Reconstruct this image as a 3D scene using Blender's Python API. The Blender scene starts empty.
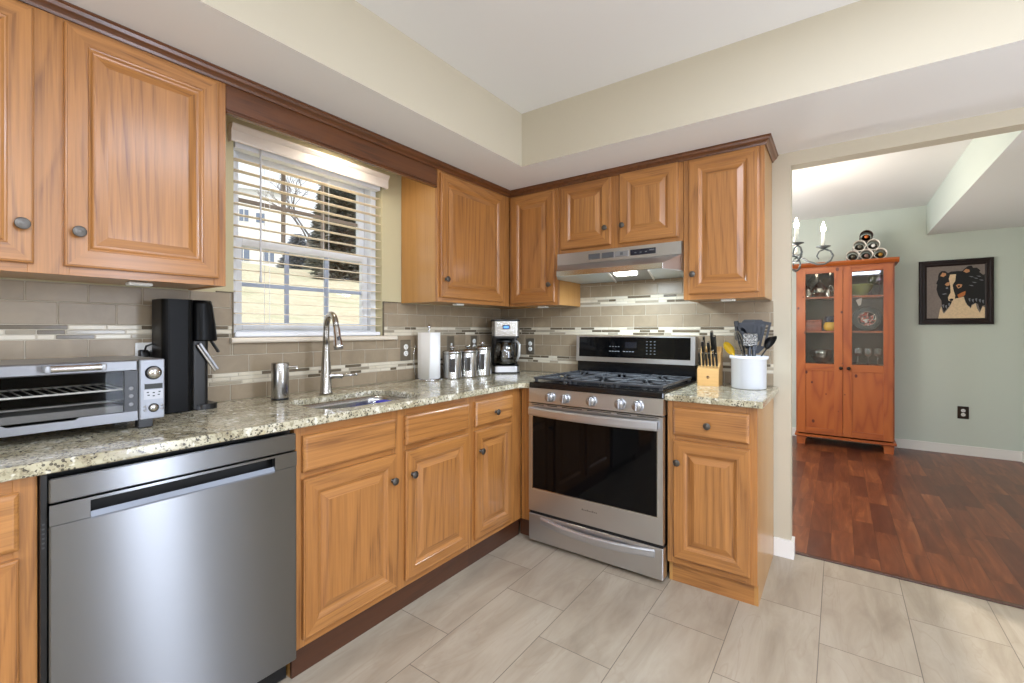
import bpy, bmesh, math, random
from mathutils import Vector, Matrix
random.seed(7)
PI = math.pi
SC = bpy.context.scene
COL = SC.collection

# ------------------------------------------------------------------ camera
cam_d = bpy.data.cameras.new('camera')
cam = bpy.data.objects.new('camera', cam_d); COL.objects.link(cam)
cam.location = (2.136, -2.828, 1.2115)
cam.rotation_euler = (PI/2, 0, 0.6222)
cam_d.sensor_width = 36.0
cam_d.lens = 455.3/1024*36.0
cam_d.shift_y = -11.5/1024
cam_d.clip_start = 0.02
SC.camera = cam
# ------------------------------------------------------------------ exposure
vs = SC.view_settings
vs.view_transform = 'Standard'; vs.look = 'None'; vs.gamma = 1.0; vs.use_curve_mapping = False
vs.exposure = 0.27
# ------------------------------------------------------------------ world: bright overcast sky
W = bpy.data.worlds.new('sky'); SC.world = W; W.use_nodes = True
bgn = W.node_tree.nodes['Background']
bgn.inputs[0].default_value = (0.90, 0.95, 1.0, 1); bgn.inputs[1].default_value = 1.25

def lamp(name, kind, loc, power, color, size=None, rot=None, size_y=None, radius=None, spread=None):
    l = bpy.data.lights.new(name, kind); l.energy = power; l.color = color
    if kind == 'AREA':
        l.size = size
        if size_y: l.shape = 'RECTANGLE'; l.size_y = size_y
        if spread: l.spread = spread
    elif radius is not None:
        l.shadow_soft_size = radius
    o = bpy.data.objects.new(name, l); COL.objects.link(o); o.location = loc
    if rot: o.rotation_euler = rot
    return o
# outdoor sun, high and from behind the house
s = lamp('sun', 'SUN', (0, 0, 10), 2.0, (1.0, 0.95, 0.86), rot=(math.radians(42), 0, math.radians(60))); s.data.angle = 0.03
# kitchen ceiling lamp, daylight from the glass door behind the camera, added fills
KW = (1.0, 1.13, 1.38)      # daylight-white tint of the kitchen ceiling lamp and fills
lamp('kitchen_ceiling_lamp', 'AREA', (2.30, -1.65, 2.44), 13, KW, size=0.7)
lamp('kitchen_rear_fill', 'AREA', (2.5, -3.8, 2.44), 38, KW, size=0.7)  # unseen fill added to brighten the kitchen from the rear
lamp('kitchen_right_fill', 'POINT', (3.3, -2.7, 2.1), 32, KW, radius=0.1)  # added fill without a fixture, lifts the ceiling and range wall
lamp('kitchen_low_fill', 'POINT', (1.35, -3.7, 0.95), 12, KW, radius=0.06)  # low fill added to lift the soffit underside
lamp('kitchen_back_fill', 'POINT', (3.35, -3.3, 1.6), 9, KW, radius=0.06)  # another added fill, out of view behind the camera
lamp('glass_door_daylight', 'AREA', (3.93, -1.47, 1.1), 24, (0.90, 1.0, 1.2), size=1.9, size_y=0.36, rot=(0, PI/2, 0))
lamp('dining_side_fill', 'AREA', (0.10, 1.7, 1.4), 34, (0.94, 0.99, 1.08), size=1.6, size_y=1.6, rot=(0, -PI/2, 0))  # fill added at the windowless left wall to brighten the dining room
lamp('dining_centre_fill', 'POINT', (1.68, 1.32, 1.50), 12, (1.0, 0.99, 0.96), radius=0.08)  # added fill in mid-air below the chandelier, not a fixture
lamp('over_sink_lamp', 'AREA', (0.16, -1.45, 2.140), 1.6, (1.0, 0.90, 0.74), size=0.05, size_y=0.14)

# ------------------------------------------------------------------ node helpers
def lin(c):
    def f(v):
        v /= 255.0
        return v/12.92 if v <= 0.04045 else ((v+0.055)/1.055)**2.4
    return (f(c[0]), f(c[1]), f(c[2]), 1.0)

class Mat:
    def __init__(s, name, color=(200, 200, 200), rough=0.5, metal=0.0, spec=0.5, coat=0.0):
        s.m = bpy.data.materials.new(name); s.m.use_nodes = True
        s.t = s.m.node_tree; s.p = s.t.nodes['Principled BSDF']
        s.set('Base Color', lin(color)); s.set('Roughness', rough); s.set('Metallic', metal)
        s.set('Specular IOR Level', spec); s.set('Coat Weight', coat); s.set('Coat Roughness', 0.2)
    def set(s, k, v): s.p.inputs[k].default_value = v
    def n(s, typ, **kw):
        nd = s.t.nodes.new('ShaderNode'+typ)
        for k, v in kw.items(): setattr(nd, k, v)
        return nd
    def l(s, a, b): s.t.links.new(a, b)
    def put(s, sock, v):
        if hasattr(v, 'is_output'): s.l(v, sock)
        else: sock.default_value = v
    def math(s, op, a, b=0.0, c=0.0):
        nd = s.n('Math', operation=op)
        for i, v in enumerate((a, b, c)): s.put(nd.inputs[i], v)
        return nd.outputs[0]
    def coords(s, scale=(1, 1, 1), rnd=0.0, which='Object'):
        tc = s.n('TexCoord'); out = tc.outputs[which]
        if rnd:
            oi = s.n('ObjectInfo'); va = s.n('VectorMath', operation='ADD')
            mu = s.math('MULTIPLY', oi.outputs['Random'], rnd)
            s.l(out, va.inputs[0]); s.l(mu, va.inputs[1]); out = va.outputs[0]
        mp = s.n('Mapping'); mp.inputs['Scale'].default_value = scale
        s.l(out, mp.inputs['Vector']); return mp.outputs[0]
    def noise(s, vec, scale=5, detail=2, rough=0.5, dist=0.0):
        nd = s.n('TexNoise'); s.l(vec, nd.inputs['Vector'])
        nd.inputs['Scale'].default_value = scale; nd.inputs['Detail'].default_value = detail
        nd.inputs['Roughness'].default_value = rough; nd.inputs['Distortion'].default_value = dist
        return nd.outputs[0]
    def voro(s, vec, scale=5, feature='F1', out='Distance'):
        nd = s.n('TexVoronoi', feature=feature); s.l(vec, nd.inputs['Vector']); nd.inputs['Scale'].default_value = scale
        return nd.outputs[out]
    def ramp(s, fac, stops, interp='LINEAR'):
        nd = s.n('ValToRGB'); cr = nd.color_ramp; cr.interpolation = interp
        while len(cr.elements) < len(stops): cr.elements.new(0.5)
        for e, (p, c) in zip(cr.elements, stops):
            e.position = p; e.color = lin(c) if isinstance(c, tuple) else (c, c, c, 1)
        s.l(fac, nd.inputs[0]); return nd.outputs[0]
    def mix(s, fac, a, b, mode='MIX'):
        nd = s.n('Mix', data_type='RGBA', blend_type=mode)
        s.put(nd.inputs[0], fac)
        s.put(nd.inputs[6], lin(a) if isinstance(a, tuple) else a); s.put(nd.inputs[7], lin(b) if isinstance(b, tuple) else b)
        return nd.outputs[2]
    def color(s, o): s.l(o, s.p.inputs['Base Color']); return s
    def bump(s, h, strength=0.2, dist=0.002):
        b = s.n('Bump'); b.inputs['Strength'].default_value = strength; b.inputs['Distance'].default_value = dist
        s.l(h, b.inputs['Height']); s.l(b.outputs[0], s.p.inputs['Normal']); return s

def m3(a, b, t): return tuple(a[i]*(1-t)+b[i]*t for i in range(3))
def wood(name, axis, light, mid, dark, rough=0.36, coat=0.5, contour=34.0, lowscale=2.2, pore=0.8):
    m = Mat(name, mid, rough, coat=coat)
    st = [1, 1, 1]; st['xyz'.index(axis)] = 0.075
    v = m.coords(tuple(st), rnd=17.0)
    n1 = m.noise(v, lowscale, 1.0, 0.35)
    saw = m.math('FRACT', m.math('MULTIPLY', n1, contour))          # growth rings: sharp dark latewood edge, soft fade
    ring = m.ramp(saw, [(0.0, 0.9), (0.16, 0.5), (0.45, 0.0), (0.88, 0.0), (1.0, 0.9)])
    tone = m.noise(m.coords(tuple(st), rnd=17.0), 1.3, 1.0, 0.5)
    base = m.ramp(tone, [(0.30, mid), (0.70, light)])
    fine = [150, 150, 150]; fine['xyz'.index(axis)] = 4
    n2 = m.noise(m.coords(tuple(fine), rnd=17.0), 1.0, 3, 0.65)
    mid_ = [62, 62, 62]; mid_['xyz'.index(axis)] = 2.2
    n3 = m.noise(m.coords(tuple(mid_), rnd=17.0), 1.0, 2, 0.6)
    streak = m.ramp(n2, [(0.40, 1.0), (0.60, 0.0)]); streak3 = m.ramp(n3, [(0.34, 1.0), (0.58, 0.0)])
    k = m.math('ADD', m.math('MULTIPLY', ring, m.math('ADD', 0.16, m.math('MULTIPLY', streak, 0.40))), m.math('ADD', m.math('MULTIPLY', streak, 0.20), m.math('MULTIPLY', streak3, 0.26)))
    m.color(m.mix(m.math('MINIMUM', m.math('MULTIPLY', k, pore), 1.0), base, dark))
    m.bump(n2, 0.06, 0.001)
    return m.m

OAKC = ((184, 127, 68), (171, 113, 55), (96, 53, 23))
oak_z = wood('oak_vertical', 'z', *OAKC)
oak_x = wood('oak_horizontal', 'x', *OAKC)
oak_side = wood('oak_veneer', 'z', (192, 145, 82), (182, 130, 68), (140, 86, 40), contour=18, pore=0.4)
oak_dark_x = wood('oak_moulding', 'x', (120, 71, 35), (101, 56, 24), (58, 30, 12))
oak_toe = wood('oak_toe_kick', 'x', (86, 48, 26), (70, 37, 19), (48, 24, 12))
PINEC = ((170, 90, 36), (160, 80, 30), (146, 69, 25))
def pine(name, axis):
    m = Mat(name, PINEC[1], 0.42, coat=0.06)
    st = [1, 1, 1]; st['xyz'.index(axis)] = 0.16
    v = m.coords(tuple(st), rnd=11.0)
    n1 = m.noise(v, 4.0, 2, 0.5)
    r = m.math('MULTIPLY', m.math('PINGPONG', m.math('MULTIPLY', n1, 8.0), 0.5), 2.0)
    base = m.ramp(r, [(0.0, PINEC[2]), (0.3, PINEC[1]), (1.0, PINEC[0])])
    kv = m.coords((1, 1, 0.7) if axis == 'z' else (0.7, 1, 1), rnd=11.0)
    vn = m.n('TexVoronoi', feature='F1'); m.l(kv, vn.inputs['Vector']); vn.inputs['Scale'].default_value = 11.0
    thr = m.math('MULTIPLY', vn.outputs['Color'], 0.30)
    k = m.math('LESS_THAN', vn.outputs['Distance'], m.math('SUBTRACT', thr, 0.06))
    m.color(m.mix(k, base, (92, 34, 14)))
    return m.m
pine_z = pine('knotty_pine_vertical', 'z'); pine_x = pine('knotty_pine_horizontal', 'x')

def paint(name, c, rough=0.7):
    m = Mat(name, c, rough, spec=0.3)
    v = m.coords((1, 1, 1)); m.bump(m.noise(v, 160, 2), 0.04, 0.001)
    return m.m
wall_cream = paint('cream_wall_paint', (196, 186, 165))
wall_cream_hi = paint('cream_window_wall_paint', (196, 186, 150))
wall_sage = paint('sage_wall_paint', (203, 210, 200))
ceil_white = paint('white_ceiling_paint', (235, 233, 230))
trim_white = Mat('white_trim_paint', (236, 233, 228), 0.4).m
vinyl = Mat('white_vinyl', (234, 236, 240), 0.35).m
slat_m = Mat('cream_slat', (232, 216, 188), 0.45)
slat_m = slat_m.m
sill_m = Mat('marble_sill', (226, 214, 196), 0.3).m
white_pl = Mat('white_plastic', (236, 236, 232), 0.35).m
black_pl = Mat('black_plastic', (14, 14, 16), 0.3).m
black_satin = Mat('black_satin', (9, 9, 10), 0.32, spec=0.14).m
black_matte = Mat('black_matte', (12, 12, 13), 0.6).m
dark_hole = Mat('dark_gap', (6, 6, 7), 0.8).m
black_gloss = Mat('black_gloss', (7, 7, 8), 0.05, spec=0.2).m
enamel = Mat('black_enamel', (13, 13, 15), 0.16).m
iron = Mat('cast_iron', (60, 62, 66), 0.45).m
def steel(name, c, rough, aniso=0.0):
    m = Mat(name, c, rough, metal=1.0)
    if aniso:
        m.set('Anisotropic', aniso)
        cv = m.n('CombineXYZ'); cv.inputs[2].default_value = 1.0; m.l(cv.outputs[0], m.p.inputs['Tangent'])
    return m.m
stainless = steel('brushed_steel', (202, 203, 205), 0.34, 0.6)
stainless_dw = steel('brushed_steel_door', (134, 135, 137), 0.30, 1.0)
steel_v = steel('brushed_steel_upright', (176, 174, 172), 0.25)
handle_steel = Mat('handle_steel', (206, 210, 218), 0.36, metal=1.0).m
steel_hi = Mat('polished_steel', (206, 205, 204), 0.16, metal=1.0).m
chrome = Mat('chrome', (220, 220, 222), 0.06, metal=1.0).m
pewter = Mat('antique_pewter', (104, 100, 95), 0.42, metal=1.0).m
bronze = Mat('dark_bronze', (52, 42, 34), 0.4, metal=0.7).m
plate_m = Mat('pewter_plate', (126, 116, 100), 0.4, metal=0.6).m
def glass(name, c=(255, 255, 255), rough=0.0, alpha=None):
    m = Mat(name, c, rough); m.set('Transmission Weight', 1.0); m.set('IOR', 1.45); return m.m
def thin_glass(name, tint=(0.95, 0.97, 0.97), refl=0.10):
    m = bpy.data.materials.new(name); m.use_nodes = True; t = m.node_tree; t.nodes.clear()
    o = t.nodes.new('ShaderNodeOutputMaterial'); mx = t.nodes.new('ShaderNodeMixShader')
    a = t.nodes.new('ShaderNodeBsdfTransparent'); a.inputs[0].default_value = (*tint, 1)
    g = t.nodes.new('ShaderNodeBsdfGlossy'); g.inputs['Roughness'].default_value = 0.02
    mx.inputs[0].default_value = refl
    t.links.new(a.outputs[0], mx.inputs[1]); t.links.new(g.outputs[0], mx.inputs[2]); t.links.new(mx.outputs[0], o.inputs[0])
    return m
pane_glass = thin_glass('window_glass', (0.97, 0.98, 0.98), 0.04)
hutch_glass = thin_glass('cabinet_glass', (0.93, 0.93, 0.92), 0.045)
ware_glass = thin_glass('clear_glassware', (0.86, 0.87, 0.86), 0.22)
smoke_glass = thin_glass('carafe_glass', (0.35, 0.33, 0.31), 0.18)
def emit(name, c, s):
    m = Mat(name, c, 0.5); m.set('Emission Color', lin(c)); m.set('Emission Strength', s); return m.m
bulb_m = emit('lit_bulb', (255, 236, 205), 14.0)
hood_lens = emit('hood_lamp_lens', (255, 252, 240), 9.0)
lcd_blue = emit('blue_display', (90, 150, 235), 0.9)
ind_white = Mat('panel_indicators', (104, 108, 112), 0.5).m

# granite
def granite():
    m = Mat('granite', (196, 188, 160), 0.12, coat=0.2)
    v = m.coords((1, 1, 1))
    big = m.noise(m.coords((1, 0.55, 1)), 9, 4, 0.6, 0.6)
    base = m.ramp(big, [(0.32, (146, 136, 108)), (0.46, (186, 178, 150)), (0.58, (204, 197, 174)), (0.72, (176, 160, 116))])
    sp = m.noise(v, 75, 3, 0.65)
    base = m.mix(m.ramp(sp, [(0.52, 0.0), (0.60, 0.75)]), base, (134, 124, 98))
    sp3 = m.noise(v, 120, 2, 0.6, 0.5)
    base = m.mix(m.ramp(sp3, [(0.60, 0.0), (0.66, 0.9)]), base, (64, 58, 50))
    vo = m.n('TexVoronoi', feature='F1'); m.l(v, vo.inputs['Vector']); vo.inputs['Scale'].default_value = 95
    dk = m.math('MULTIPLY', m.math('LESS_THAN', vo.outputs['Distance'], 0.33), m.math('GREATER_THAN', m.noise(v, 24, 3), 0.50))
    base = m.mix(m.math('MULTIPLY', dk, 0.8), base, (52, 46, 44))
    wt = m.ramp(m.noise(v, 34, 2, 0.5), [(0.60, 0.0), (0.66, 0.8)])
    base = m.mix(wt, base, (232, 228, 212))
    m.color(base); return m.m
granite_m = granite()

def floor_tile():
    m = Mat('porcelain_floor_tile', (190, 182, 170), 0.30)
    tc = m.n('TexCoord'); sx = m.n('SeparateXYZ'); m.l(tc.outputs['Object'], sx.inputs[0])
    X, Y = sx.outputs[0], sx.outputs[1]
    u = m.math('DIVIDE', m.math('SUBTRACT', X, 0.572), 0.3005)
    ci = m.math('FLOOR', u); fu = m.math('FRACT', u)
    w = m.math('ADD', m.math('DIVIDE', m.math('ADD', Y, 12.303), 0.6), m.math('MULTIPLY', ci, 1/3.0))
    ri = m.math('FLOOR', w); fw = m.math('FRACT', w)
    gu = m.math('LESS_THAN', m.math('MINIMUM', fu, m.math('SUBTRACT', 1.0, fu)), 0.0050)
    gw = m.math('LESS_THAN', m.math('MINIMUM', fw, m.math('SUBTRACT', 1.0, fw)), 0.0025)
    g = m.math('MAXIMUM', gu, gw)
    rnd = m.n('TexWhiteNoise', noise_dimensions='2D'); cv = m.n('CombineXYZ'); m.l(ci, cv.inputs[0]); m.l(ri, cv.inputs[1]); m.l(cv.outputs[0], rnd.inputs['Vector'])
    off = m.n('VectorMath', operation='ADD'); sc = m.n('VectorMath', operation='SCALE'); m.l(rnd.outputs['Color'], sc.inputs[0]); sc.inputs['Scale'].default_value = 9
    m.l(tc.outputs['Object'], off.inputs[0]); m.l(sc.outputs[0], off.inputs[1])
    mp = m.n('Mapping'); mp.inputs['Rotation'].default_value = (0, 0, 0.45); mp.inputs['Scale'].default_value = (1.0, 0.22, 1); m.l(off.outputs[0], mp.inputs['Vector'])
    n1 = m.noise(mp.outputs[0], 9, 5, 0.62, 0.7)
    base = m.ramp(n1, [(0.28, (145, 132, 114)), (0.47, (162, 149, 130)), (0.62, (172, 160, 142)), (0.8, (154, 140, 121))])
    vn = m.math('ABSOLUTE', m.math('SUBTRACT', m.noise(mp.outputs[0], 6, 3, 0.5, 1.2), 0.5))
    base = m.mix(m.ramp(vn, [(0.0, 0.4), (0.012, 0.0)]), base, (150, 134, 114))
    tint = m.ramp(rnd.outputs['Value'], [(0, 0.0), (1, 0.10)])
    base = m.mix(tint, base, (150, 138, 122))
    m.color(m.mix(g, base, (104, 94, 82)))
    return m.m
def wood_floor():
    m = Mat('walnut_plank_floor', (96, 52, 30), 0.34, coat=0.05)
    tc = m.n('TexCoord'); sx = m.n('SeparateXYZ'); m.l(tc.outputs['Object'], sx.inputs[0])
    X, Y = sx.outputs[0], sx.outputs[1]
    u = m.math('DIVIDE', X, 0.105); ci = m.math('FLOOR', u); fu = m.math('FRACT', u)
    r0 = m.n('TexWhiteNoise', noise_dimensions='1D'); m.l(ci, r0.inputs['W'])
    w = m.math('ADD', m.math('DIVIDE', Y, 0.55), m.math('MULTIPLY', r0.outputs['Value'], 5.0)); ri = m.math('FLOOR', w); fw = m.math('FRACT', w)
    cv = m.n('CombineXYZ'); m.l(ci, cv.inputs[0]); m.l(ri, cv.inputs[1])
    rnd = m.n('TexWhiteNoise', noise_dimensions='2D'); m.l(cv.outputs[0], rnd.inputs['Vector'])
    off = m.n('VectorMath', operation='ADD'); sc = m.n('VectorMath', operation='SCALE'); m.l(rnd.outputs['Color'], sc.inputs[0]); sc.inputs['Scale'].default_value = 7
    m.l(tc.outputs['Object'], off.inputs[0]); m.l(sc.outputs[0], off.inputs[1])
    mp = m.n('Mapping'); mp.inputs['Scale'].default_value = (1, 0.12, 1); m.l(off.outputs[0], mp.inputs['Vector'])
    n1 = m.noise(mp.outputs[0], 16, 3, 0.6, 0.8)
    base = m.ramp(n1, [(0.3, (84, 42, 22)), (0.55, (118, 64, 36)), (0.75, (150, 90, 52))])
    base = m.mix(m.ramp(rnd.outputs['Value'], [(0.0, 0.0), (0.5, 0.1), (1, 0.75)]), base, (66, 30, 20))
    g = m.math('MAXIMUM', m.math('LESS_THAN', fu, 0.02), m.math('LESS_THAN', fw, 0.004))
    m.color(m.mix(m.math('MULTIPLY', g, 0.7), base, (36, 16, 10)))
    return m.m
def backsplash_mat(name, a, b, rough=0.35):
    m = Mat(name, a, rough)
    gi = m.n('NewGeometry'); v = m.coords((1, 1, 1))
    c1 = m.mix(gi.outputs['Random Per Island'], a, b)
    n = m.noise(v, 14, 4, 0.6, 0.5)
    m.color(m.mix(m.ramp(n, [(0.40, 0.0), (0.75, 0.5)]), c1, tuple(min(255, int(x*1.12)) for x in a)))
    return m.m
tile_m = backsplash_mat('stone_wall_tile', (154, 138, 115), (143, 127, 104))
strip_light = backsplash_mat('cream_mosaic_strip', (206, 196, 174), (218, 210, 192), 0.25)
strip_dark = backsplash_mat('taupe_mosaic_strip', (110, 98, 80), (96, 86, 70), 0.2)
strip_mid = backsplash_mat('glass_mosaic_strip', (168, 158, 138), (150, 140, 122), 0.15)
grout_m = Mat('pale_grout', (190, 180, 162), 0.8).m

# ------------------------------------------------------------------ mesh helpers
class MB:
    def __init__(s): s.b = bmesh.new()
    def _mi(s, fs, mi, sm=False):
        for f in fs: f.material_index = mi; f.smooth = sm
    def box(s, x0, x1, y0, y1, z0, z1, mi=0, bev=0.0, seg=1, rot=None):
        x0, x1 = min(x0, x1), max(x0, x1); y0, y1 = min(y0, y1), max(y0, y1); z0, z1 = min(z0, z1), max(z0, z1)
        n0 = set(s.b.faces)
        r = bmesh.ops.create_cube(s.b, size=1.0)
        mat = Matrix.Translation(((x0+x1)/2, (y0+y1)/2, (z0+z1)/2)) @ Matrix.Diagonal((x1-x0, y1-y0, z1-z0, 1))
        bmesh.ops.transform(s.b, matrix=mat, verts=r['verts'])
        if bev > 0:
            es = list({e for v in r['verts'] for e in v.link_edges})
            bmesh.ops.bevel(s.b, geom=es, offset=bev, segments=seg, affect='EDGES', profile=0.5)
        fs = [f for f in s.b.faces if f not in n0]
        s._mi(fs, mi, seg > 1)
        if rot is not None:
            vs_ = list({v for f in fs for v in f.verts})
            bmesh.ops.transform(s.b, matrix=rot, verts=vs_)
        return s
    def prism(s, pts, axis, a, b, mi=0, sm=False):
        """polygon pts in the plane of the two other axes (cyclic order), extruded along axis from a to b"""
        def P(p, t):
            if axis == 'x': return (t, p[0], p[1])
            if axis == 'y': return (p[0], t, p[1])
            return (p[0], p[1], t)
        A = [s.b.verts.new(P(p, a)) for p in pts]; B = [s.b.verts.new(P(p, b)) for p in pts]
        n = len(pts); fs = [s.b.faces.new(A[::-1]), s.b.faces.new(B)]
        for i in range(n): f = s.b.faces.new((A[i], A[(i+1) % n], B[(i+1) % n], B[i])); f.smooth = sm; fs.append(f)
        for f in fs: f.material_index = mi
        return s
    def lathe(s, prof, origin=(0, 0, 0), axis=(0, 0, 1), seg=24, mi=0, sm=True, mis=None):
        ax = Vector(axis).normalized(); q = Vector((0, 0, 1)).rotation_difference(ax).to_matrix().to_4x4()
        M = Matrix.Translation(origin) @ q
        rows = []
        for (r, z) in prof:
            if r < 1e-6: rows.append([s.b.verts.new(M @ Vector((0, 0, z)))])
            else: rows.append([s.b.verts.new(M @ Vector((r*math.cos(2*PI*i/seg), r*math.sin(2*PI*i/seg), z))) for i in range(seg)])
        for k in range(len(rows)-1):
            A, B = rows[k], rows[k+1]; m = mis[k] if mis else mi
            for i in range(seg):
                j = (i+1) % seg
                if len(A) == 1 and len(B) == 1: break
                if len(A) == 1: f = s.b.faces.new((A[0], B[i], B[j]))
                elif len(B) == 1: f = s.b.faces.new((A[i], A[j], B[0]))
                else: f = s.b.faces.new((A[i], A[j], B[j], B[i]))
                f.material_index = m; f.smooth = sm
        return s
    def cyl(s, p0, p1, r, r1=None, seg=20, mi=0):
        p0, p1 = Vector(p0), Vector(p1); d = p1-p0; r1 = r if r1 is None else r1
        s.lathe([(0, 0), (r, 0)], p0, d, seg, mi, False); s.lathe([(r, 0), (r1, d.length)], p0, d, seg, mi, True)
        s.lathe([(r1, d.length), (0, d.length)], p0, d, seg, mi, False); return s
    def tube(s, pts, r, seg=10, mi=0, closed=False, flat=1.0):
        pts = [Vector(p) for p in pts]; n = len(pts); rs = r if isinstance(r, (list, tuple)) else [r]*n
        up = None; rows = []
        for i, p in enumerate(pts):
            if closed: t = (pts[(i+1) % n]-pts[i-1]).normalized()
            else: t = (pts[min(i+1, n-1)]-pts[max(i-1, 0)]).normalized()
            if up is None: up = t.orthogonal().normalized() if abs(t.z) > 0.9 else Vector((0, 0, 1))
            u = (up-t*up.dot(t)).normalized(); w = t.cross(u); up = u
            rows.append([s.b.verts.new(p+u*(rs[i]*math.cos(2*PI*k/seg))+w*(rs[i]*flat*math.sin(2*PI*k/seg))) for k in range(seg)])
        m = n if closed else n-1
        for i in range(m):
            A, B = rows[i], rows[(i+1) % n]
            for k in range(seg):
                f = s.b.faces.new((A[k], A[(k+1) % seg], B[(k+1) % seg], B[k])); f.smooth = True; f.material_index = mi
        if not closed:
            f = s.b.faces.new(rows[0][::-1]); f.material_index = mi
            f = s.b.faces.new(rows[-1]); f.material_index = mi
        return s
    def poly(s, pts, mi=0):
        f = s.b.faces.new([s.b.verts.new(p) for p in pts]); f.material_index = mi; return s
    def xf(s, M):
        bmesh.ops.transform(s.b, matrix=M, verts=s.b.verts); return s
    def build(s, name, mats, parent=None, loc=(0, 0, 0), rot=None):
        bmesh.ops.recalc_face_normals(s.b, faces=s.b.faces)
        me = bpy.data.meshes.new(name); s.b.to_mesh(me); s.b.free()
        for m in (mats if isinstance(mats, (list, tuple)) else [mats]): me.materials.append(m)
        o = bpy.data.objects.new(name, me); COL.objects.link(o); o.location = loc
        if rot: o.rotation_euler = rot
        if parent: o.parent = parent
        return o
def rrect(x0, x1, y0, y1, r, n=6):
    pts = []
    for cx, cy, a in ((x1-r, y1-r, 0), (x0+r, y1-r, PI/2), (x0+r, y0+r, PI), (x1-r, y0+r, 1.5*PI)):
        for i in range(n+1): t = a+PI/2*i/n; pts.append((cx+r*math.cos(t), cy+r*math.sin(t)))
    return pts
def thing(name, label, cat, loc=(0, 0, 0), rz=0.0, group=None):
    o = bpy.data.objects.new(name, None); COL.objects.link(o); o.empty_display_size = 0.05
    o.location = loc; o.rotation_euler = (0, 0, rz); return tag(o, label, cat, group)
def tag(o, label, cat, group=None):
    o['label'] = label; o['category'] = cat
    if group: o['group'] = group
    return o
def struct(o): o['kind'] = 'structure'; return o
def inst(src, parent, loc, rot=None):
    c = src.copy(); COL.objects.link(c); c.parent = parent; c.location = loc
    if rot is not None: c.rotation_euler = rot
    return c
def copy_tree(o, parent=None):
    c = o.copy(); COL.objects.link(c); c.parent = parent
    for ch in list(o.children): copy_tree(ch, c)
    return c

# ================================================================== THE ROOM
ZC = 2.46; ZS = 2.155
WY0, WY1, WZ0, WZ1 = -1.926, -1.135, 1.175, 2.075           # window opening
b = MB(); b.box(0, 4.0, -4.8, 0.075, -0.10, 0.0); struct(b.build('floor', floor_tile()))
b = MB(); b.box(0, 4.0, 0.075, 3.4, -0.10, 0.004); struct(b.build('floor_dining', wood_floor()))
b = MB(); b.box(1.93, 3.2, 0.066, 0.094, 0.0, 0.008, 0, 0.003); struct(b.build('trim_1', oak_toe))
b = MB(); b.box(0, 4.0, -4.8, 3.4, ZC, ZC+0.1); struct(b.build('ceiling', ceil_white))
b = MB()
b.box(-0.15, 0, -4.8, WY0, -0.1, ZC); b.box(-0.15, 0, WY1, 3.4, -0.1, ZC)
b.box(-0.15, 0, WY0, WY1, -0.1, WZ0); b.box(-0.15, 0, WY0, WY1, WZ1, ZC)
struct(b.build('wall_left', wall_cream_hi))
b = MB()
b.box(0, 1.93, 0, 0.09, 0, ZC); b.box(1.93, 3.2, 0, 0.09, 2.085, ZC); b.box(3.2, 4.0, 0, 0.09, 0, ZC)
for f in b.b.faces:
    f.normal_update(); f.material_index = 1 if f.normal.y > 0.5 else 0
struct(b.build('wall_back', [wall_cream, wall_sage]))
b = MB(); b.box(4.0, 4.1, -4.8, -1.75, 0, ZC); b.box(4.0, 4.1, -0.75, 0.09, 0, ZC); b.box(4.0, 4.1, -1.75, -0.75, 2.08, ZC); struct(b.build('wall_right', wall_cream))
b = MB(); b.box(0, 4.0, -4.9, -4.8, 0, ZC); struct(b.build('wall_rear', wall_cream))
b = MB()
for a, c in ((-1.75, -1.67), (-0.83, -0.75)): b.box(4.02, 4.08, a, c, 0, 2.08)
b.box(4.02, 4.08, -1.67, -0.83, 0, 0.12); b.box(4.02, 4.08, -1.67, -0.83, 1.98, 2.08); struct(b.build('door_1', vinyl))
b = MB(); b.box(0, 3.6, 3.3, 3.4, 0, ZC); struct(b.build('wall_dining_far', wall_sage))
b = MB(); b.box(3.515, 3.615, 0.09, 3.3, 0, ZC); struct(b.build('wall_dining_right', wall_sage))
b = MB(); b.box(0.0, 0.02, 0.09, 3.3, 0, ZC); struct(b.build('wall_dining_left', wall_sage))
# dropped soffit over the cabinets: cream face, ceiling-white underside
b = MB(); b.prism([(0, 0), (0, -4.8), (0.648, -4.8), (0.648, -0.657), (4.0, -0.657), (4.0, 0)], 'z', ZS, ZC)
bmesh.ops.recalc_face_normals(b.b, faces=b.b.faces)
for f in b.b.faces: f.normal_update(); f.material_index = 1 if f.normal.z < -0.5 else 0
struct(b.build('soffit', [wall_cream, ceil_white]))
b = MB(); b.box(2.85, 3.515, 0.09, 3.3, 2.163, ZC)
for f in b.b.faces: f.normal_update(); f.material_index = 1 if f.normal.z < -0.5 else 0
struct(b.build('beam_dining', [wall_sage, ceil_white]))
# baseboards
def bb(name, pts, h=0.095):
    b = MB(); b.prism(pts, 'z', 0, h); struct(b.build(name, trim_white))
bb('baseboard_back', [(1.852, -0.001), (1.852, -0.014), (1.945, -0.014), (1.945, 0.062), (1.931, 0.062), (1.931, -0.001)])
bb('baseboard_dining', [(0.02, 3.299), (0.02, 3.285), (3.501, 3.285), (3.501, 0.1), (3.514, 0.1), (3.514, 3.299)])
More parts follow.
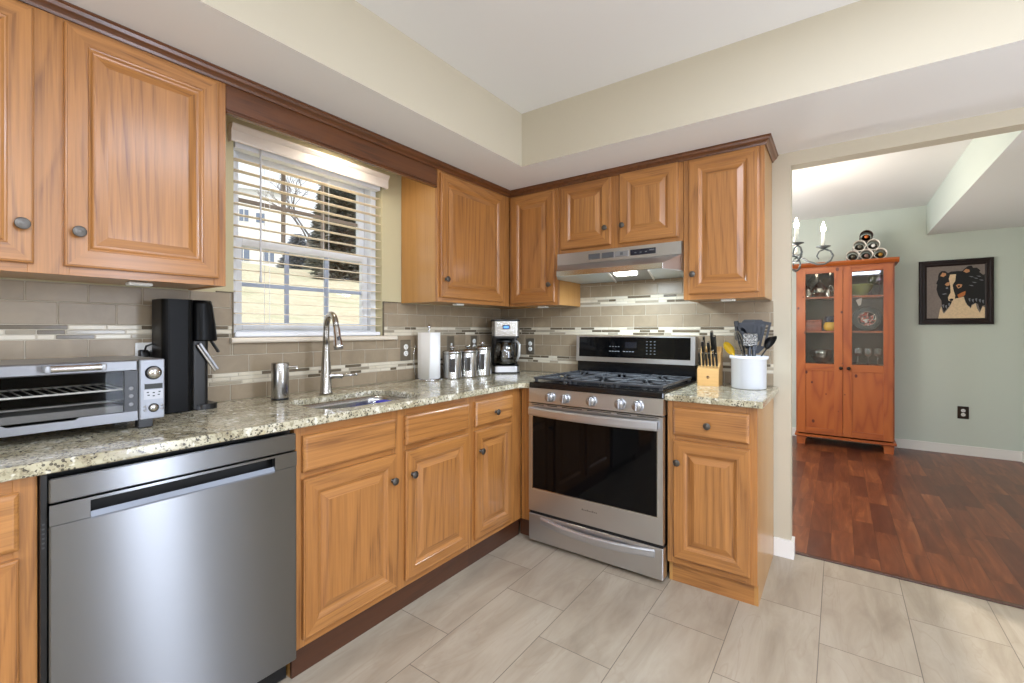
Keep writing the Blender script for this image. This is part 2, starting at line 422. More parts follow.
# ------------------------------------------------------------------ tiled backsplash
def backsplash(name, horiz, u0, u1, zr, cuts, phase):
    """mosaic bands every 203 mm; each tile a raised block; cuts = rectangles (u0,u1,z0,z1) left free"""
    b = MB(); G = 0.0016
    def put(a, c, z0, z1, mi, th):
        a, c = max(a, u0), min(c, u1); z0, z1 = max(z0, zr[0]), min(z1, zr[1])
        if c-a < 0.006 or z1-z0 < 0.005: return
        for (q0, q1, r0, r1) in cuts:
            if a < q1 and c > q0 and z0 < r1 and z1 > r0:
                if a < q0: put(a, q0, z0, z1, mi, th)
                if c > q1: put(q1, c, z0, z1, mi, th)
                if z0 < r0: put(max(a, q0), min(c, q1), z0, r0, mi, th)
                if z1 > r1: put(max(a, q0), min(c, q1), r1, z1, mi, th)
                return
        A = (a+G, c-G, 0.0005, th, z0+G, z1-G)
        if horiz: b.box(A[0], A[1], -A[3], -A[2], A[4], A[5], mi, 0.0012)
        else: b.box(A[2], A[3], A[0], A[1], A[4], A[5], mi, 0.0012)
    rg = random.Random(phase)
    for k in (-2, -1, 0, 1):
        za = 1.179+0.203*k
        for r, sh in ((0, 0.5), (1, 0.0)):
            z0 = za+0.0505+r*0.0763
            base = -2.551 if not horiz else 0.843
            n0 = int((u0-base)/0.1525)-2
            s2 = 0.5 if r == 0 else 0.0
            u = base+0.1525*(n0+s2)
            while u < u1: put(u, u+0.1525, z0, z0+0.0763, 0, 0.0075); u += 0.1525
        for q in range(3):
            u = u0-rg.random()*0.2; z0 = za+0.0168*q
            while u < u1:
                w = rg.choice((0.045, 0.07, 0.10, 0.13, 0.16))
                mi = rg.choice((1, 1, 1, 2, 2, 3)); put(u, u+w, z0, z0+0.0168, mi, 0.007); u += w
    mats = [tile_m, strip_light, strip_dark, strip_mid, grout_m]
    for (a, c, z0, z1) in ([(u0, u1, zr[0], zr[1])] if not cuts else [(u0, cuts[0][0], zr[0], zr[1]), (cuts[0][1], u1, zr[0], zr[1]), (cuts[0][0], cuts[0][1], zr[0], cuts[0][2])]):
        if horiz: b.box(a, c, -0.005, -0.0003, z0, z1, 4)
        else: b.box(0.0003, 0.005, a, c, z0, z1, 4)
    return struct(b.build(name, mats))
backsplash('wall_left_backsplash', False, -3.1, -0.006, (0.907, 1.371), [(WY0-0.006, WY1+0.008, 1.155, 2.0)], 3)
backsplash('wall_back_backsplash', True, 0.006, 1.852, (0.907, 1.371), [], 5)
b = MB()   # tiled patch up to the hood
b.box(0.69, 1.46, -0.005, -0.0003, 1.371, 1.69, 1)
for r in range(4):
    u = 0.69-0.0763*(r % 2)
    while u < 1.46:
        a, c = max(u, 0.69), min(u+0.1525, 1.46)
        if r > 0 and c-a > 0.01: b.box(a+0.0016, c-0.0016, -0.0075, -0.0005, 1.431+0.0763*(r-1)+0.0016, 1.431+0.0763*r-0.0016, 0, 0.0012)
        u += 0.1525
rg = random.Random(9)
for q in range(3):
    u = 0.69
    while u < 1.455:
        w = min(rg.choice((0.05, 0.08, 0.11, 0.15)), 1.46-u)
        if w > 0.008: b.box(u+0.0016, u+w-0.0016, -0.007, -0.0005, 1.3815+0.0165*q+0.0014, 1.3815+0.0165*(q+1)-0.0014, rg.choice((2, 2, 2, 3, 4)), 0.001)
        u += w
struct(b.build('wall_hood_backsplash', [tile_m, grout_m, strip_light, strip_dark, strip_mid]))

# ------------------------------------------------------------------ window
win = bpy.data.objects.new('window_1', None); COL.objects.link(win); struct(win)
win.location = (-0.085, (WY0+WY1)/2, WZ0); hw = (WY1-WY0)/2; hh = WZ1-WZ0
def frame_yz(b, y0, y1, z0, z1, x0, x1, t, mi=0, tb=None):
    tb = tb or t
    b.box(x0, x1, y0, y0+t, z0, z1, mi, 0.002); b.box(x0, x1, y1-t, y1, z0, z1, mi, 0.002)
    b.box(x0, x1, y0+t, y1-t, z0, z0+tb, mi, 0.002); b.box(x0, x1, y0+t, y1-t, z1-t, z1, mi, 0.002)
b = MB(); frame_yz(b, -hw, hw, 0, hh, -0.06, 0.03, 0.035); b.build('window_frame', vinyl, win)
MR = 1.615-WZ0
grille_m = {'lower_sash': Mat('sky_shaded_grille', (168, 178, 200), 0.5).m, 'upper_sash': Mat('silhouette_grille', (142, 130, 118), 0.5).m}  # muntin colours painted with sky-blue shade below, dark silhouette tone above
for nm, z0, z1, xo in (('lower_sash', 0.035, MR+0.02, 0.0), ('upper_sash', MR-0.02, hh-0.035, -0.032)):
    b = MB(); frame_yz(b, -hw+0.036, hw-0.036, z0, z1, -0.028+xo, xo, 0.036)
    sh = b.build(nm, vinyl, win)
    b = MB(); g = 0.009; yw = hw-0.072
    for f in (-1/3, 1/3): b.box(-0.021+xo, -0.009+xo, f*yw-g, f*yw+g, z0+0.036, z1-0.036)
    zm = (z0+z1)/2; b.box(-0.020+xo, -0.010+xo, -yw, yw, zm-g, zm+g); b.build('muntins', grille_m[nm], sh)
    b = MB(); b.box(-0.0165+xo, -0.0135+xo, -yw, yw, z0+0.036, z1-0.036); b.build('pane', pane_glass, sh)
b = MB()
prof = [(-0.05, 1.155), (0.0088, 1.155), (0.0088, 1.178), (-0.05, 1.178)]
b.prism(prof, 'y', WY0+0.001, WY1-0.001)
b.prism([(0.009, 1.155), (0.03, 1.155), (0.036, 1.161), (0.036, 1.172), (0.03, 1.178), (0.009, 1.178)], 'y', WY0-0.02, WY1+0.085)
struct(b.build('window_sill', sill_m))
# tile edge trim beside the window
b = MB()
for y0 in (WY0-0.009, WY1+0.003): b.box(0.0005, 0.0095, y0, y0+0.006, 1.179, 1.372)
b.box(0.0005, 0.0095, WY0-0.07, WY0-0.003, 1.371, 1.376); b.box(0.0005, 0.0095, WY1+0.003, WY1+0.135, 1.371, 1.376)
struct(b.build('trim_2', strip_dark))
# blind
bl = thing('window_blind', 'white slatted blind open across the kitchen window above the sink', 'blind', (-0.025, (WY0+WY1)/2, WZ0))
b = MB(); y0, y1 = -hw+0.008, hw-0.008
z = 0.062; n = 0
while z < 0.80:
    M = Matrix.Translation((0, 0, z)) @ Matrix.Rotation(math.radians(4), 4, 'Y')
    b.box(-0.024, 0.024, y0, y1, -0.0014, 0.0014, 0, 0.0, rot=M); z += 0.0485
b.build('slats', slat_m, bl)
b = MB(); b.box(-0.024, 0.024, y0, y1, 0.006, 0.026, 0, 0.003); b.build('bottom_rail', vinyl, bl)
b = MB(); b.box(-0.024, 0.022, y0, y1, 0.835, 0.885, 0, 0.002); b.build('head_rail', vinyl, bl)
b = MB()
for yy in (-0.24, 0.06, 0.32):
    for xx in (-0.025, 0.025): b.cyl((xx, yy, 0.02), (xx, yy, 0.84), 0.0011, seg=5)
b.build('ladder_cords', vinyl, bl)
b = MB(); b.cyl((0.034, -0.285, 0.27), (0.034, -0.285, 0.855), 0.0042, seg=8); b.lathe([(0, 0), (0.006, 0.005), (0.006, 0.03), (0.003, 0.035)], (0.034, -0.285, 0.25), seg=8); b.build('tilt_wand', Mat('wand_grey', (200, 200, 202), 0.3).m, bl)
b = MB()
pr = [(0.0, 2.022), (0.004, 2.022), (0.006, 2.03), (0.006, 2.07), (0.012, 2.078), (0.018, 2.09), (0.018, 2.096), (0.0, 2.096)]
b.prism([(p[0]+0.052, p[1]-WZ0) for p in pr], 'y', -hw-0.022, hw+0.02)
for yy in (-hw-0.022, hw+0.014): b.box(0.028, 0.055, yy, yy+0.006, 2.022-WZ0, 2.096-WZ0)
b.build('valance', Mat('white_valance', (238, 230, 222), 0.4).m, bl)

# ================================================================== CABINETS
# local frame: x = width seen from the front, front face at y=0 facing -y, back at +depth
def knob_mesh():
    b = MB()
    b.lathe([(0, 0), (0.0085, 0), (0.0085, 0.002), (0.0048, 0.004), (0.0045, 0.013), (0.010, 0.0155), (0.0158, 0.019), (0.0162, 0.022),
             (0.0145, 0.0243), (0.0125, 0.0235), (0.011, 0.0252), (0.009, 0.0248), (0.0055, 0.0265), (0, 0.027)], (0, 0, 0), (0, -1, 0), 22)
    me_o = b.build('knob', pewter); me = me_o.data; bpy.data.objects.remove(me_o); return me
KNOB = knob_mesh()
def add_knob(parent, x, z, y=-0.019):
    o = bpy.data.objects.new('knob', KNOB); COL.objects.link(o); o.parent = parent; o.location = (x, y, z)
def panel_rings(b, w, h, prof, y0=0.0):
    """concentric rectangles: prof = [(inset, height)]; height is towards -y"""
    rows = []
    for ins, t in prof:
        rows.append([b.b.verts.new((x, y0-t, z)) for x, z in ((ins, ins), (w-ins, ins), (w-ins, h-ins), (ins, h-ins))])
    for k in range(len(rows)-1):
        A, B = rows[k], rows[k+1]
        for i in range(4):
            j = (i+1) % 4
            f = b.b.faces.new((A[i], A[j], B[j], B[i])); f.material_index = 1 if i in (0, 2) else 0
    f = b.b.faces.new(rows[-1]); f.material_index = 0
    f = b.b.faces.new(rows[0][::-1]); f.material_index = 0
DOORP = [(0, 0), (0, 0.013), (0.002, 0.0155), (0.0055, 0.0165), (0.006, 0.019), (0.050, 0.019), (0.052, 0.0165), (0.056, 0.0155), (0.062, 0.0105), (0.066, 0.0095), (0.070, 0.0095), (0.094, 0.0168), (0.096, 0.0175)]
def make_door(parent, x0, z0, x1, z1, knob=None):
    b = MB(); panel_rings(b, x1-x0, z1-z0, DOORP)
    o = b.build('door', [oak_z, oak_x], parent, (x0, 0, z0))
    if knob: add_knob(o, knob[0]-x0, knob[1]-z0)
    return o
def make_drawer(parent, x0, z0, x1, z1, knob=None, name='drawer'):
    b = MB(); panel_rings(b, x1-x0, z1-z0, [(0, 0), (0, 0.012), (0.003, 0.015), (0.009, 0.0185), (0.012, 0.019)])
    for f in b.b.faces: f.material_index = 1
    o = b.build(name, [oak_z, oak_x], parent, (x0, 0, z0))
    if knob: add_knob(o, knob[0]-x0, knob[1]-z0)
    return o
def cabinet(name, label, loc, rz, w, z0, z1, depth, stiles, rails, toe=None, side_mat=oak_side, group=None, top=False):
    """stiles: (x0,x1) uprights of the face frame; rails: (x0,x1,z0,z1)"""
    t = thing(name, label, 'cabinet', loc, rz, group)
    b = MB()
    zb = 0.0 if toe else z0
    b.box(0, 0.016, 0.019, depth, zb if not toe else 0.10, z1, 0); b.box(w-0.016, w, 0.019, depth, 0.10 if toe else z0, z1, 0)
    if toe:
        b.box(0, 0.016, toe+(0.0125 if toe != 0.03 else 0), depth, 0.0, 0.10, 0); b.box(w-0.016, w, toe+(0.0125 if toe != 0.03 else 0), depth, 0.0, 0.10, 0)
    zf = 0.10 if toe else z0
    b.box(0.016, w-0.016, 0.02, depth, zf+0.004, zf+0.02, 0); b.box(0.016, w-0.016, depth-0.006, depth, zf+0.02, z1, 0)
    if top: b.box(0.016, w-0.016, 0.02, depth-0.006, z1-0.016, z1, 0)
    b.build('carcass', side_mat, t)
    b = MB()
    for a, c in stiles: b.box(a, c, 0, 0.019, zf, z1, 0, 0.0008)
    for a, c, r0, r1 in rails: b.box(a, c, 0.0003, 0.019, r0, r1, 1, 0.0005)
    b.build('face_frame', [oak_z, oak_x], t)
    if toe:
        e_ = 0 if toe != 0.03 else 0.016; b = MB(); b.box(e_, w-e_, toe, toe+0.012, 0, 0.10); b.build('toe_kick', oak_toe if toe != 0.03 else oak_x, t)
    return t
LW = PI/2
# --- base run under the window (front face x = .61, facing +x)
c = cabinet('base_cabinet', 'oak base cabinet at the far left, cut by the photo edge, left of the dishwasher', (0.61, -3.07, 0), LW, 0.461, 0.10, 0.876, 0.605,
            [(0, 0.04), (0.421, 0.461)], [(0.04, 0.421, 0.10, 0.135), (0.04, 0.421, 0.69, 0.71), (0.04, 0.421, 0.84, 0.876)], toe=0.016)
make_drawer(c, 0.03, 0.710, 0.430, 0.841, (0.23, 0.772)); make_door(c, 0.03, 0.131, 0.430, 0.691, (0.055, 0.585))
y0 = -1.990
c = cabinet('sink_base_cabinet', 'wide oak sink base cabinet with two doors and two plain false drawer fronts', (0.61, y0, 0), LW, 0.926, 0.10, 0.876, 0.605,
            [(0, 0.04), (0.420, 0.500), (0.886, 0.926)], [(0.04, 0.42, 0.10, 0.135), (0.04, 0.42, 0.69, 0.715), (0.04, 0.42, 0.838, 0.876), (0.5, 0.886, 0.10, 0.135), (0.5, 0.886, 0.69, 0.715), (0.5, 0.886, 0.838, 0.876)], toe=0.016)
make_drawer(c, 0.026, 0.714, 0.434, 0.841, name='false_front'); make_drawer(c, 0.487, 0.714, 0.898, 0.841, name='false_front')
make_door(c, 0.026, 0.131, 0.438, 0.690, (0.411, 0.585)); make_door(c, 0.487, 0.131, 0.898, 0.690, (0.519, 0.585))
y0 = -1.064
c = cabinet('corner_base_cabinet', 'narrow oak base cabinet with drawer and door in the corner beside the range', (0.61, y0, 0), LW, 0.457, 0.10, 0.876, 0.605,
            [(0, 0.035), (0.345, 0.454)], [(0.035, 0.345, 0.10, 0.135), (0.035, 0.345, 0.69, 0.715), (0.035, 0.345, 0.838, 0.876)], toe=0.016)
make_drawer(c, 0.024, 0.713, 0.350, 0.841, (0.185, 0.770)); make_door(c, 0.024, 0.133, 0.345, 0.690, (0.056, 0.586))
b = MB(); b.box(0.002, 0.083, -0.0, 0.019, 0.10, 0.876, 0, 0.0008); b.box(-0.017, 0.083, 0.016, 0.028, 0.0, 0.0995, 1)
tag(b.build('filler_panel', [oak_z, oak_toe], None, (0.612, -0.61, 0)), 'narrow oak filler strip in the inside corner left of the range', 'filler panel')
# --- base cabinet right of the range
c = cabinet('base_cabinet', 'oak base cabinet right of the range, under the knife block and crock', (1.467, -0.61, 0), 0, 0.384, 0.10, 0.876, 0.600,
            [(0, 0.04), (0.340, 0.384)], [(0.04, 0.34, 0.10, 0.14), (0.04, 0.34, 0.69, 0.715), (0.04, 0.34, 0.838, 0.876)], toe=0.03)
make_drawer(c, 0.030, 0.714, 0.353, 0.845, (0.186, 0.776)); make_door(c, 0.030, 0.134, 0.356, 0.690, (0.052, 0.589))
# --- wall cabinets on the window wall
UZ0, UZ1 = 1.372, 2.135
def upper(name, label, loc, rz, w, z0=UZ0, st=(), mids=(), group=None, dep=0.300):
    r = []
    xs = sorted(st)
    for i in range(len(xs)-1):
        r += [(xs[i][1], xs[i+1][0], z0, z0+0.038), (xs[i][1], xs[i+1][0], UZ1-0.045, UZ1)]
    return cabinet(name, label, loc, rz, w, z0, UZ1, dep, xs, r, top=True)
c = upper('wall_cabinet', 'oak two-door wall cabinet at upper left, left of the window', (0.305, -2.995, 0), LW, 0.914, st=[(0, 0.04), (0.410, 0.495), (0.874, 0.914)])
make_door(c, 0.028, 1.397, 0.421, 2.106, (0.396, 1.500)); make_door(c, 0.482, 1.397, 0.886, 2.106, (0.510, 1.498))
c = upper('wall_cabinet', 'oak single-door wall cabinet between the window and the room corner', (0.305, -0.995, 0), LW, 0.990, st=[(0, 0.038), (0.580, 0.687)])
make_door(c, 0.016, 1.397, 0.601, 2.100, (0.048, 1.500))
# --- wall cabinets on the range wall
c = upper('wall_cabinet', 'narrow oak wall cabinet left of the range hood, in the corner', (0.307, -0.305, 0), 0, 0.383, st=[(0, 0.04), (0.345, 0.383)])
make_door(c, 0.022, 1.390, 0.360, 2.106, (0.328, 1.501))
c = upper('wall_cabinet', 'short oak two-door wall cabinet directly above the range hood', (0.692, -0.305, 0), 0, 0.766, z0=1.688, st=[(0, 0.04), (0.345, 0.420), (0.726, 0.766)])
make_door(c, 0.022, 1.714, 0.355, 2.112, (0.327, 1.812)); make_door(c, 0.410, 1.714, 0.741, 2.116, (0.433, 1.813))
c = upper('wall_cabinet', 'tall oak wall cabinet right of the range hood, beside the doorway', (1.460, -0.305, 0), 0, 0.383, st=[(0, 0.04), (0.343, 0.383)])
make_door(c, 0.029, 1.400, 0.360, 2.112, (0.053, 1.504))
# --- crown moulding along the cabinet tops (one continuous run) and the valance board over the window
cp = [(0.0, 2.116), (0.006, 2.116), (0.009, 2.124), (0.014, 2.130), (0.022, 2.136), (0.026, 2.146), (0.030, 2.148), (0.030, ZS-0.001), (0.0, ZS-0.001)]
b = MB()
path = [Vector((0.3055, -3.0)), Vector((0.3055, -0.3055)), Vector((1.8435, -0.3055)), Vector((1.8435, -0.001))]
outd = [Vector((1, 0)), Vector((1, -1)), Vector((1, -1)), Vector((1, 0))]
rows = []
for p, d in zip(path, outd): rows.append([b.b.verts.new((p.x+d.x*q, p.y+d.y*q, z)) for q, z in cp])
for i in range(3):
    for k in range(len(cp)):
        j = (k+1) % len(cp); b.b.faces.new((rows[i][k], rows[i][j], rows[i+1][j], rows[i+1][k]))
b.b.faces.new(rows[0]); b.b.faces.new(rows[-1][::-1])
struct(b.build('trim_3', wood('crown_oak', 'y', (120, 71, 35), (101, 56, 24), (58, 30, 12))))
b = MB(); w = 1.082
b.box(0, w, 0.0, 0.019, 2.017, 2.152, 0); b.box(0, w, -0.004, 0.0, 2.024, 2.030, 0, 0.0015); b.box(0, w, -0.006, 0.019, 2.012, 2.019, 0, 0.002)
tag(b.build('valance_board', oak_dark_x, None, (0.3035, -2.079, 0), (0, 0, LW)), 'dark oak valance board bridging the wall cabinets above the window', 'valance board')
# under-cabinet light bars
def ucl(x, y, rz, label):
    b = MB(); b.box(-0.033, 0.033, -0.02, 0.02, -0.011, 0, 0, 0.003)
    o = tag(b.build('under_cabinet_light', white_pl, None, (x, y, UZ0-0.0), (0, 0, rz)), label, 'light')
ucl(0.21, -2.31, LW, 'white light bar under the upper left wall cabinet, above the toaster oven')
ucl(0.25, -0.76, LW, 'white light bar under the wall cabinet above the paper towels')
ucl(0.51, -0.20, 0, 'white light bar under the narrow wall cabinet left of the hood')
ucl(1.67, -0.25, 0, 'white light bar under the wall cabinet right of the hood')

# ================================================================== COUNTERTOPS
CT0, CT1 = 0.8765, 0.9065
def slab(name, outer, hole=None):
    bm = bmesh.new(); es = []
    def loop(pts):
        vs_ = [bm.verts.new((p[0], p[1], CT1)) for p in pts]
        return [bm.edges.new((vs_[i], vs_[(i+1) % len(vs_)])) for i in range(len(vs_))]
    es += loop(outer)
    if hole: es += loop(hole)
    bmesh.ops.triangle_fill(bm, edges=es, use_beauty=True)
    fs = list(bm.faces)
    r = bmesh.ops.extrude_face_region(bm, geom=fs)
    nv = [v for v in r['geom'] if isinstance(v, bmesh.types.BMVert)]
    bmesh.ops.translate(bm, vec=(0, 0, CT0-CT1), verts=nv)
    bmesh.ops.recalc_face_normals(bm, faces=bm.faces)
    ed = [e for e in bm.edges if len(e.link_faces) == 2 and abs(e.link_faces[0].normal.dot(e.link_faces[1].normal)) < 0.2 and abs(e.verts[0].co.z-e.verts[1].co.z) < 1e-5]
    bmesh.ops.bevel(bm, geom=ed, offset=0.006, segments=3, affect='EDGES', profile=0.6)
    b = MB(); b.b.free(); b.b = bm
    return b.build(name, granite_m)
fil = [(0.645+0.053*(1-math.cos(t)), -0.698+0.053*math.sin(t)) for t in [PI/2*i/6 for i in range(7)]]
outer = [(0.009, -3.1), (0.645, -3.1)] + fil + [(0.698, -0.009), (0.009, -0.009)]
hole = rrect(0.205, 0.565, -1.83, -1.315, 0.10, 8)
ct = tag(slab('countertop', outer, hole), 'speckled beige granite countertop under the window, with the sink cut into it', 'countertop')
tag(slab('countertop', [(1.464, -0.645), (1.876, -0.645), (1.876, -0.009), (1.464, -0.009)]), 'short speckled granite countertop right of the range', 'countertop')
# sink bowl
sk = thing('sink', 'undermount stainless steel sink bowl below the window faucet', 'sink', (0, 0, 0))
b = MB(); rows = []
for (ins, z, r) in ((-0.018, CT0-0.0008, 0.118), (0.004, CT0-0.0008, 0.096), (0.008, CT0-0.02, 0.092), (0.016, 0.72, 0.085), (0.03, 0.702, 0.075), (0.06, 0.698, 0.05)):
    rows.append([b.b.verts.new((x, y, z)) for x, y in rrect(0.205+ins, 0.565-ins, -1.83+ins, -1.315-ins, r, 8)])
for k in range(len(rows)-1):
    n = len(rows[k])
    for i in range(n):
        f = b.b.faces.new((rows[k][i], rows[k][(i+1) % n], rows[k+1][(i+1) % n], rows[k+1][i])); f.smooth = True
b.b.faces.new(rows[-1]); o = b.build('bowl', Mat('sink_steel', (178, 178, 178), 0.24, metal=1.0).m, sk)
md = o.modifiers.new('thick', 'SOLIDIFY'); md.thickness = 0.0012; md.offset = 1
b = MB(); b.lathe([(0, 0), (0.02, 0), (0.024, 0.004), (0.042, 0.005), (0.044, 0.002)], (0.36, -1.57, 0.6985), seg=20); b.build('drain', chrome, sk)
sh_ = thing('sponge_holder', 'small chrome wire basket hung inside the right end of the sink', 'basket', (0.33, -1.375, 0.805))
b = MB()
for z in (0.002, 0.034): b.tube([(x, y, z) for x, y in rrect(-0.052, 0.052, -0.034, 0.034, 0.01, 4)], 0.0016, 6, closed=True)
for x in (-0.045, -0.022, 0.0, 0.022, 0.045): b.tube([(x, -0.034, 0.034), (x, -0.034, 0.002), (x, 0.034, 0.002), (x, 0.034, 0.034)], 0.0012, 6)
b.build('wire_basket', chrome, sh_)
for x in (-0.03, 0.03): b = MB(); b.lathe([(0, 0), (0.010, 0.001), (0.010, 0.004), (0.004, 0.007), (0, 0.007)], (x, 0.0355, 0.022), (0, 1, 0), 12); b.build('suction_cup', white_pl, sh_)
b = MB(); b.box(-0.046, 0.046, -0.027, 0.027, 0, 0.046, 0, 0.007, 2); b.box(-0.046, 0.046, -0.027, 0.027, 0.046, 0.054, 1, 0.002)
sp = tag(b.build('sponge', [Mat('blue_sponge', (52, 70, 196), 0.9).m, Mat('lilac_scourer', (70, 74, 196), 0.95).m], None, (0.33, -1.375, 0.8090)), 'blue sponge in the basket at the right end of the sink', 'sponge')

# ================================================================== DISHWASHER
dw = thing('dishwasher', 'stainless steel dishwasher with pocket handle under the left counter', 'dishwasher', (0.64, -2.594, 0), LW)
w = 0.597
b = MB()
x0, x1, z0, z1 = 0.072, 0.524, 0.752, 0.793        # pocket
b.box(0, w, 0, 0.02, 0.093, z0, 0, 0.003); b.box(0, x0, 0, 0.02, z0, z1, 0); b.box(x1, w, 0, 0.02, z0, z1, 0)
b.box(0, w, 0.0, 0.02, z1, 0.800, 0)
b.build('door_panel', stainless_dw, dw)
b = MB(); b.box(0, w, 0.003, 0.02, 0.803, 0.861, 0, 0.003); b.build('control_strip', stainless_dw, dw)
b = MB(); b.box(x0-0.004, x1+0.004, 0.042, 0.046, z0-0.01, z1+0.004, 1); b.box(x0, x1, 0.02, 0.045, z1, z1+0.004, 1)
b.prism([(-0.001, z0-0.001), (0.006, z0+0.012), (0.042, z0-0.006), (0.042, z0-0.010), (0.0, z0-0.006)], 'x', x0+0.001, x1-0.001, 0)
b.box(x0-0.004, x0, 0.02, 0.045, z0-0.01, z1, 1); b.box(x1, x1+0.004, 0.02, 0.045, z0-0.01, z1, 1)
b.build('pocket_handle', [Mat('handle_lip', (128, 133, 142), 0.5, metal=0.4).m, black_matte], dw)
b = MB(); b.box(-0.012, w+0.0, 0.046, 0.60, 0.08, 0.872, 0); b.box(-0.013, -0.002, 0.012, 0.05, 0.1, 0.872, 0)
for k in range(6): b.box(-0.0105, -0.006, 0.0115, 0.0125, 0.70+0.011*k, 0.704+0.011*k, 1)
b.build('tub', [black_pl, Mat('vent_print', (70, 70, 72), 0.5).m], dw)
b = MB(); b.box(0, w, 0.07, 0.09, 0.0, 0.09, 0); b.build('toe_kick', black_matte, dw)

# ================================================================== RANGE
rg_ = thing('gas_range', 'stainless steel gas range with black glass oven door and five knobs', 'range', (0.7005, 0, 0))
RW = 0.761; FY = -0.662
b = MB(); b.box(0.002, RW-0.002, -0.64, -0.03, 0.03, 0.895, 0, 0.002); b.build('body', enamel, rg_)
b = MB(); b.box(0, RW, FY+0.002, -0.06, 0.884, 0.914, 0, 0.004)
b.box(0.02, RW-0.02, -0.64, -0.075, 0.914, 0.917, 0, 0.001); b.build('cooktop', enamel, rg_)
b = MB(); b.prism([(FY, 0.803), (FY+0.004, 0.883), (-0.60, 0.883), (-0.60, 0.803)], 'x', 0, RW); b.build('control_panel', stainless, rg_)
knob_steel = Mat('knob_steel', (176, 176, 178), 0.34, metal=1.0).m
def bezel_knob(x):
    b = MB(); ax = (0, -1, 0)
    b.lathe([(0.0285, 0), (0.0285, 0.004), (0.0255, 0.006)], (0, 0, 0), ax, 28, 1)
    b.lathe([(0.0240, 0.004), (0.0240, 0.024), (0.0225, 0.027), (0, 0.027)], (0, 0, 0), ax, 28, 0)
    b.box(-0.0052, 0.0052, -0.038, -0.026, -0.0225, 0.0225, 0, 0.002); b.box(-0.0012, 0.0012, -0.0385, -0.0375, 0.004, 0.018, 2)
    return b.build('control_knob', [knob_steel, stainless, black_pl], rg_, (x, FY+0.002, 0.842))
for x in (0.143, 0.236, 0.392, 0.548, 0.638): bezel_knob(x)
b = MB()
b.box(0, RW, FY, -0.63, 0.19, 0.20, 0); b.box(0, 0.028, FY, -0.63, 0.2, 0.797, 0); b.box(RW-0.028, RW, FY, -0.63, 0.2, 0.797, 0)
b.box(0.028, RW-0.028, FY, -0.63, 0.2, 0.322, 0); b.box(0.028, RW-0.028, FY, -0.63, 0.738, 0.797, 0)
for a, c_ in ((0.02, 0.10), (0.125, 0.185), (0.215, 0.335), (0.365, 0.50), (0.53, 0.605), (0.635, 0.74)): b.box(a, c_, FY-0.001, FY+0.003, 0.7895, 0.7935, 1)
for k in range(9): b.box(0.335+0.010*k, 0.341+0.010*k, FY-0.0008, FY+0.001, 0.262, 0.262+(0.006 if k % 3 else 0.009), 2)
od = b.build('oven_door', [stainless, dark_hole, Mat('logo_print', (120, 120, 122), 0.4, metal=0.6).m], rg_)
b = MB(); b.box(0.026, RW-0.026, FY-0.0015, -0.632, 0.3205, 0.7395, 0, 0.001); b.build('glass', black_gloss, od)
b = MB(); e = 0.004
for A in ((0.026, RW-0.026, 0.316, 0.3205), (0.024, 0.028, 0.316, 0.742), (RW-0.028, RW-0.024, 0.316, 0.742)): b.box(A[0], A[1], FY-0.003, FY, A[2], A[3], 0)
b.build('glass_trim', steel_hi, od)
def bow_bar(x0, x1, zc, hgt, y_end, y_mid, sag, n=18):
    b = MB(); rows = []
    for i in range(n+1):
        t = i/n; x = x0+(x1-x0)*t; s_ = 1-(2*t-1)**2
        y = y_end+(y_mid-y_end)*s_; z = zc-sag*s_
        h = hgt/2
        rows.append([b.b.verts.new((x, y+q[0], z+q[1])) for q in ((0.016, -h), (0.004, -h), (0, -h*0.6), (0, h*0.6), (0.004, h), (0.016, h))])
    for i in range(n):
        for k in range(6):
            f = b.b.faces.new((rows[i][k], rows[i][(k+1) % 6], rows[i+1][(k+1) % 6], rows[i+1][k])); f.smooth = False
    b.b.faces.new(rows[0]); b.b.faces.new(rows[-1][::-1])
    return b
b = bow_bar(0.018, RW-0.018, 0.758, 0.046, FY-0.034, FY-0.050, 0.004)
for x in (0.018, RW-0.036): b.box(x, x+0.018, FY-0.03, FY, 0.741, 0.775, 0, 0.002)
b.build('handle', handle_steel, od)
b = MB(); b.box(0, RW, FY, -0.60, 0.022, 0.172, 0, 0.003); dr = b.build('storage_drawer', stainless, rg_)
b = bow_bar(0.08, RW-0.04, 0.142, 0.040, FY-0.006, FY-0.030, 0.014); b.build('handle', handle_steel, dr)
b = MB(); b.box(0.004, RW-0.004, FY+0.006, -0.60, 0.172, 0.19, 0); b.build('drawer_gap', dark_hole, rg_)
for x in (0.04, RW-0.04):
    for y in (-0.58, -0.08): b = MB(); b.cyl((x, y, 0), (x, y, 0.03), 0.016, seg=12); b.build('levelling_foot', black_pl, rg_)
b = MB(); b.box(-0.004, RW+0.002, -0.058, -0.016, 0.914, 1.006, 0, 0.003); b.build('back_riser', enamel, rg_)
b = MB(); b.prism([(-0.078, 1.006), (-0.070, 1.172), (-0.016, 1.172), (-0.016, 1.006)], 'x', -0.004, RW+0.002)
bg = b.build('backguard', stainless, rg_)
b = MB(); q = lambda z: -0.0795+0.008*(z-1.006)/0.166
def onpanel(b, x0, x1, z0, z1, off, mi=0): b.prism([(q(z0)-off, z0), (q(z1)-off, z1), (q(z1)+0.001, z1), (q(z0)+0.001, z0)], 'x', x0, x1, mi)
onpanel(b, 0.018, RW-0.024, 1.036, 1.166, 0.0005, 0)
for k in range(4): onpanel(b, 0.235+0.019*k, 0.244+0.019*k, 1.104, 1.108, 0.0010, 1)
for k in range(9):
    if k != 4: onpanel(b, 0.232+0.019*k, 0.246+0.019*k, 1.073, 1.078, 0.0010, 1)
for r in range(5):
    for k in range(3): onpanel(b, 0.475+0.024*k, 0.484+0.024*k, 1.062+0.019*r, 1.066+0.019*r, 0.0010, 1)
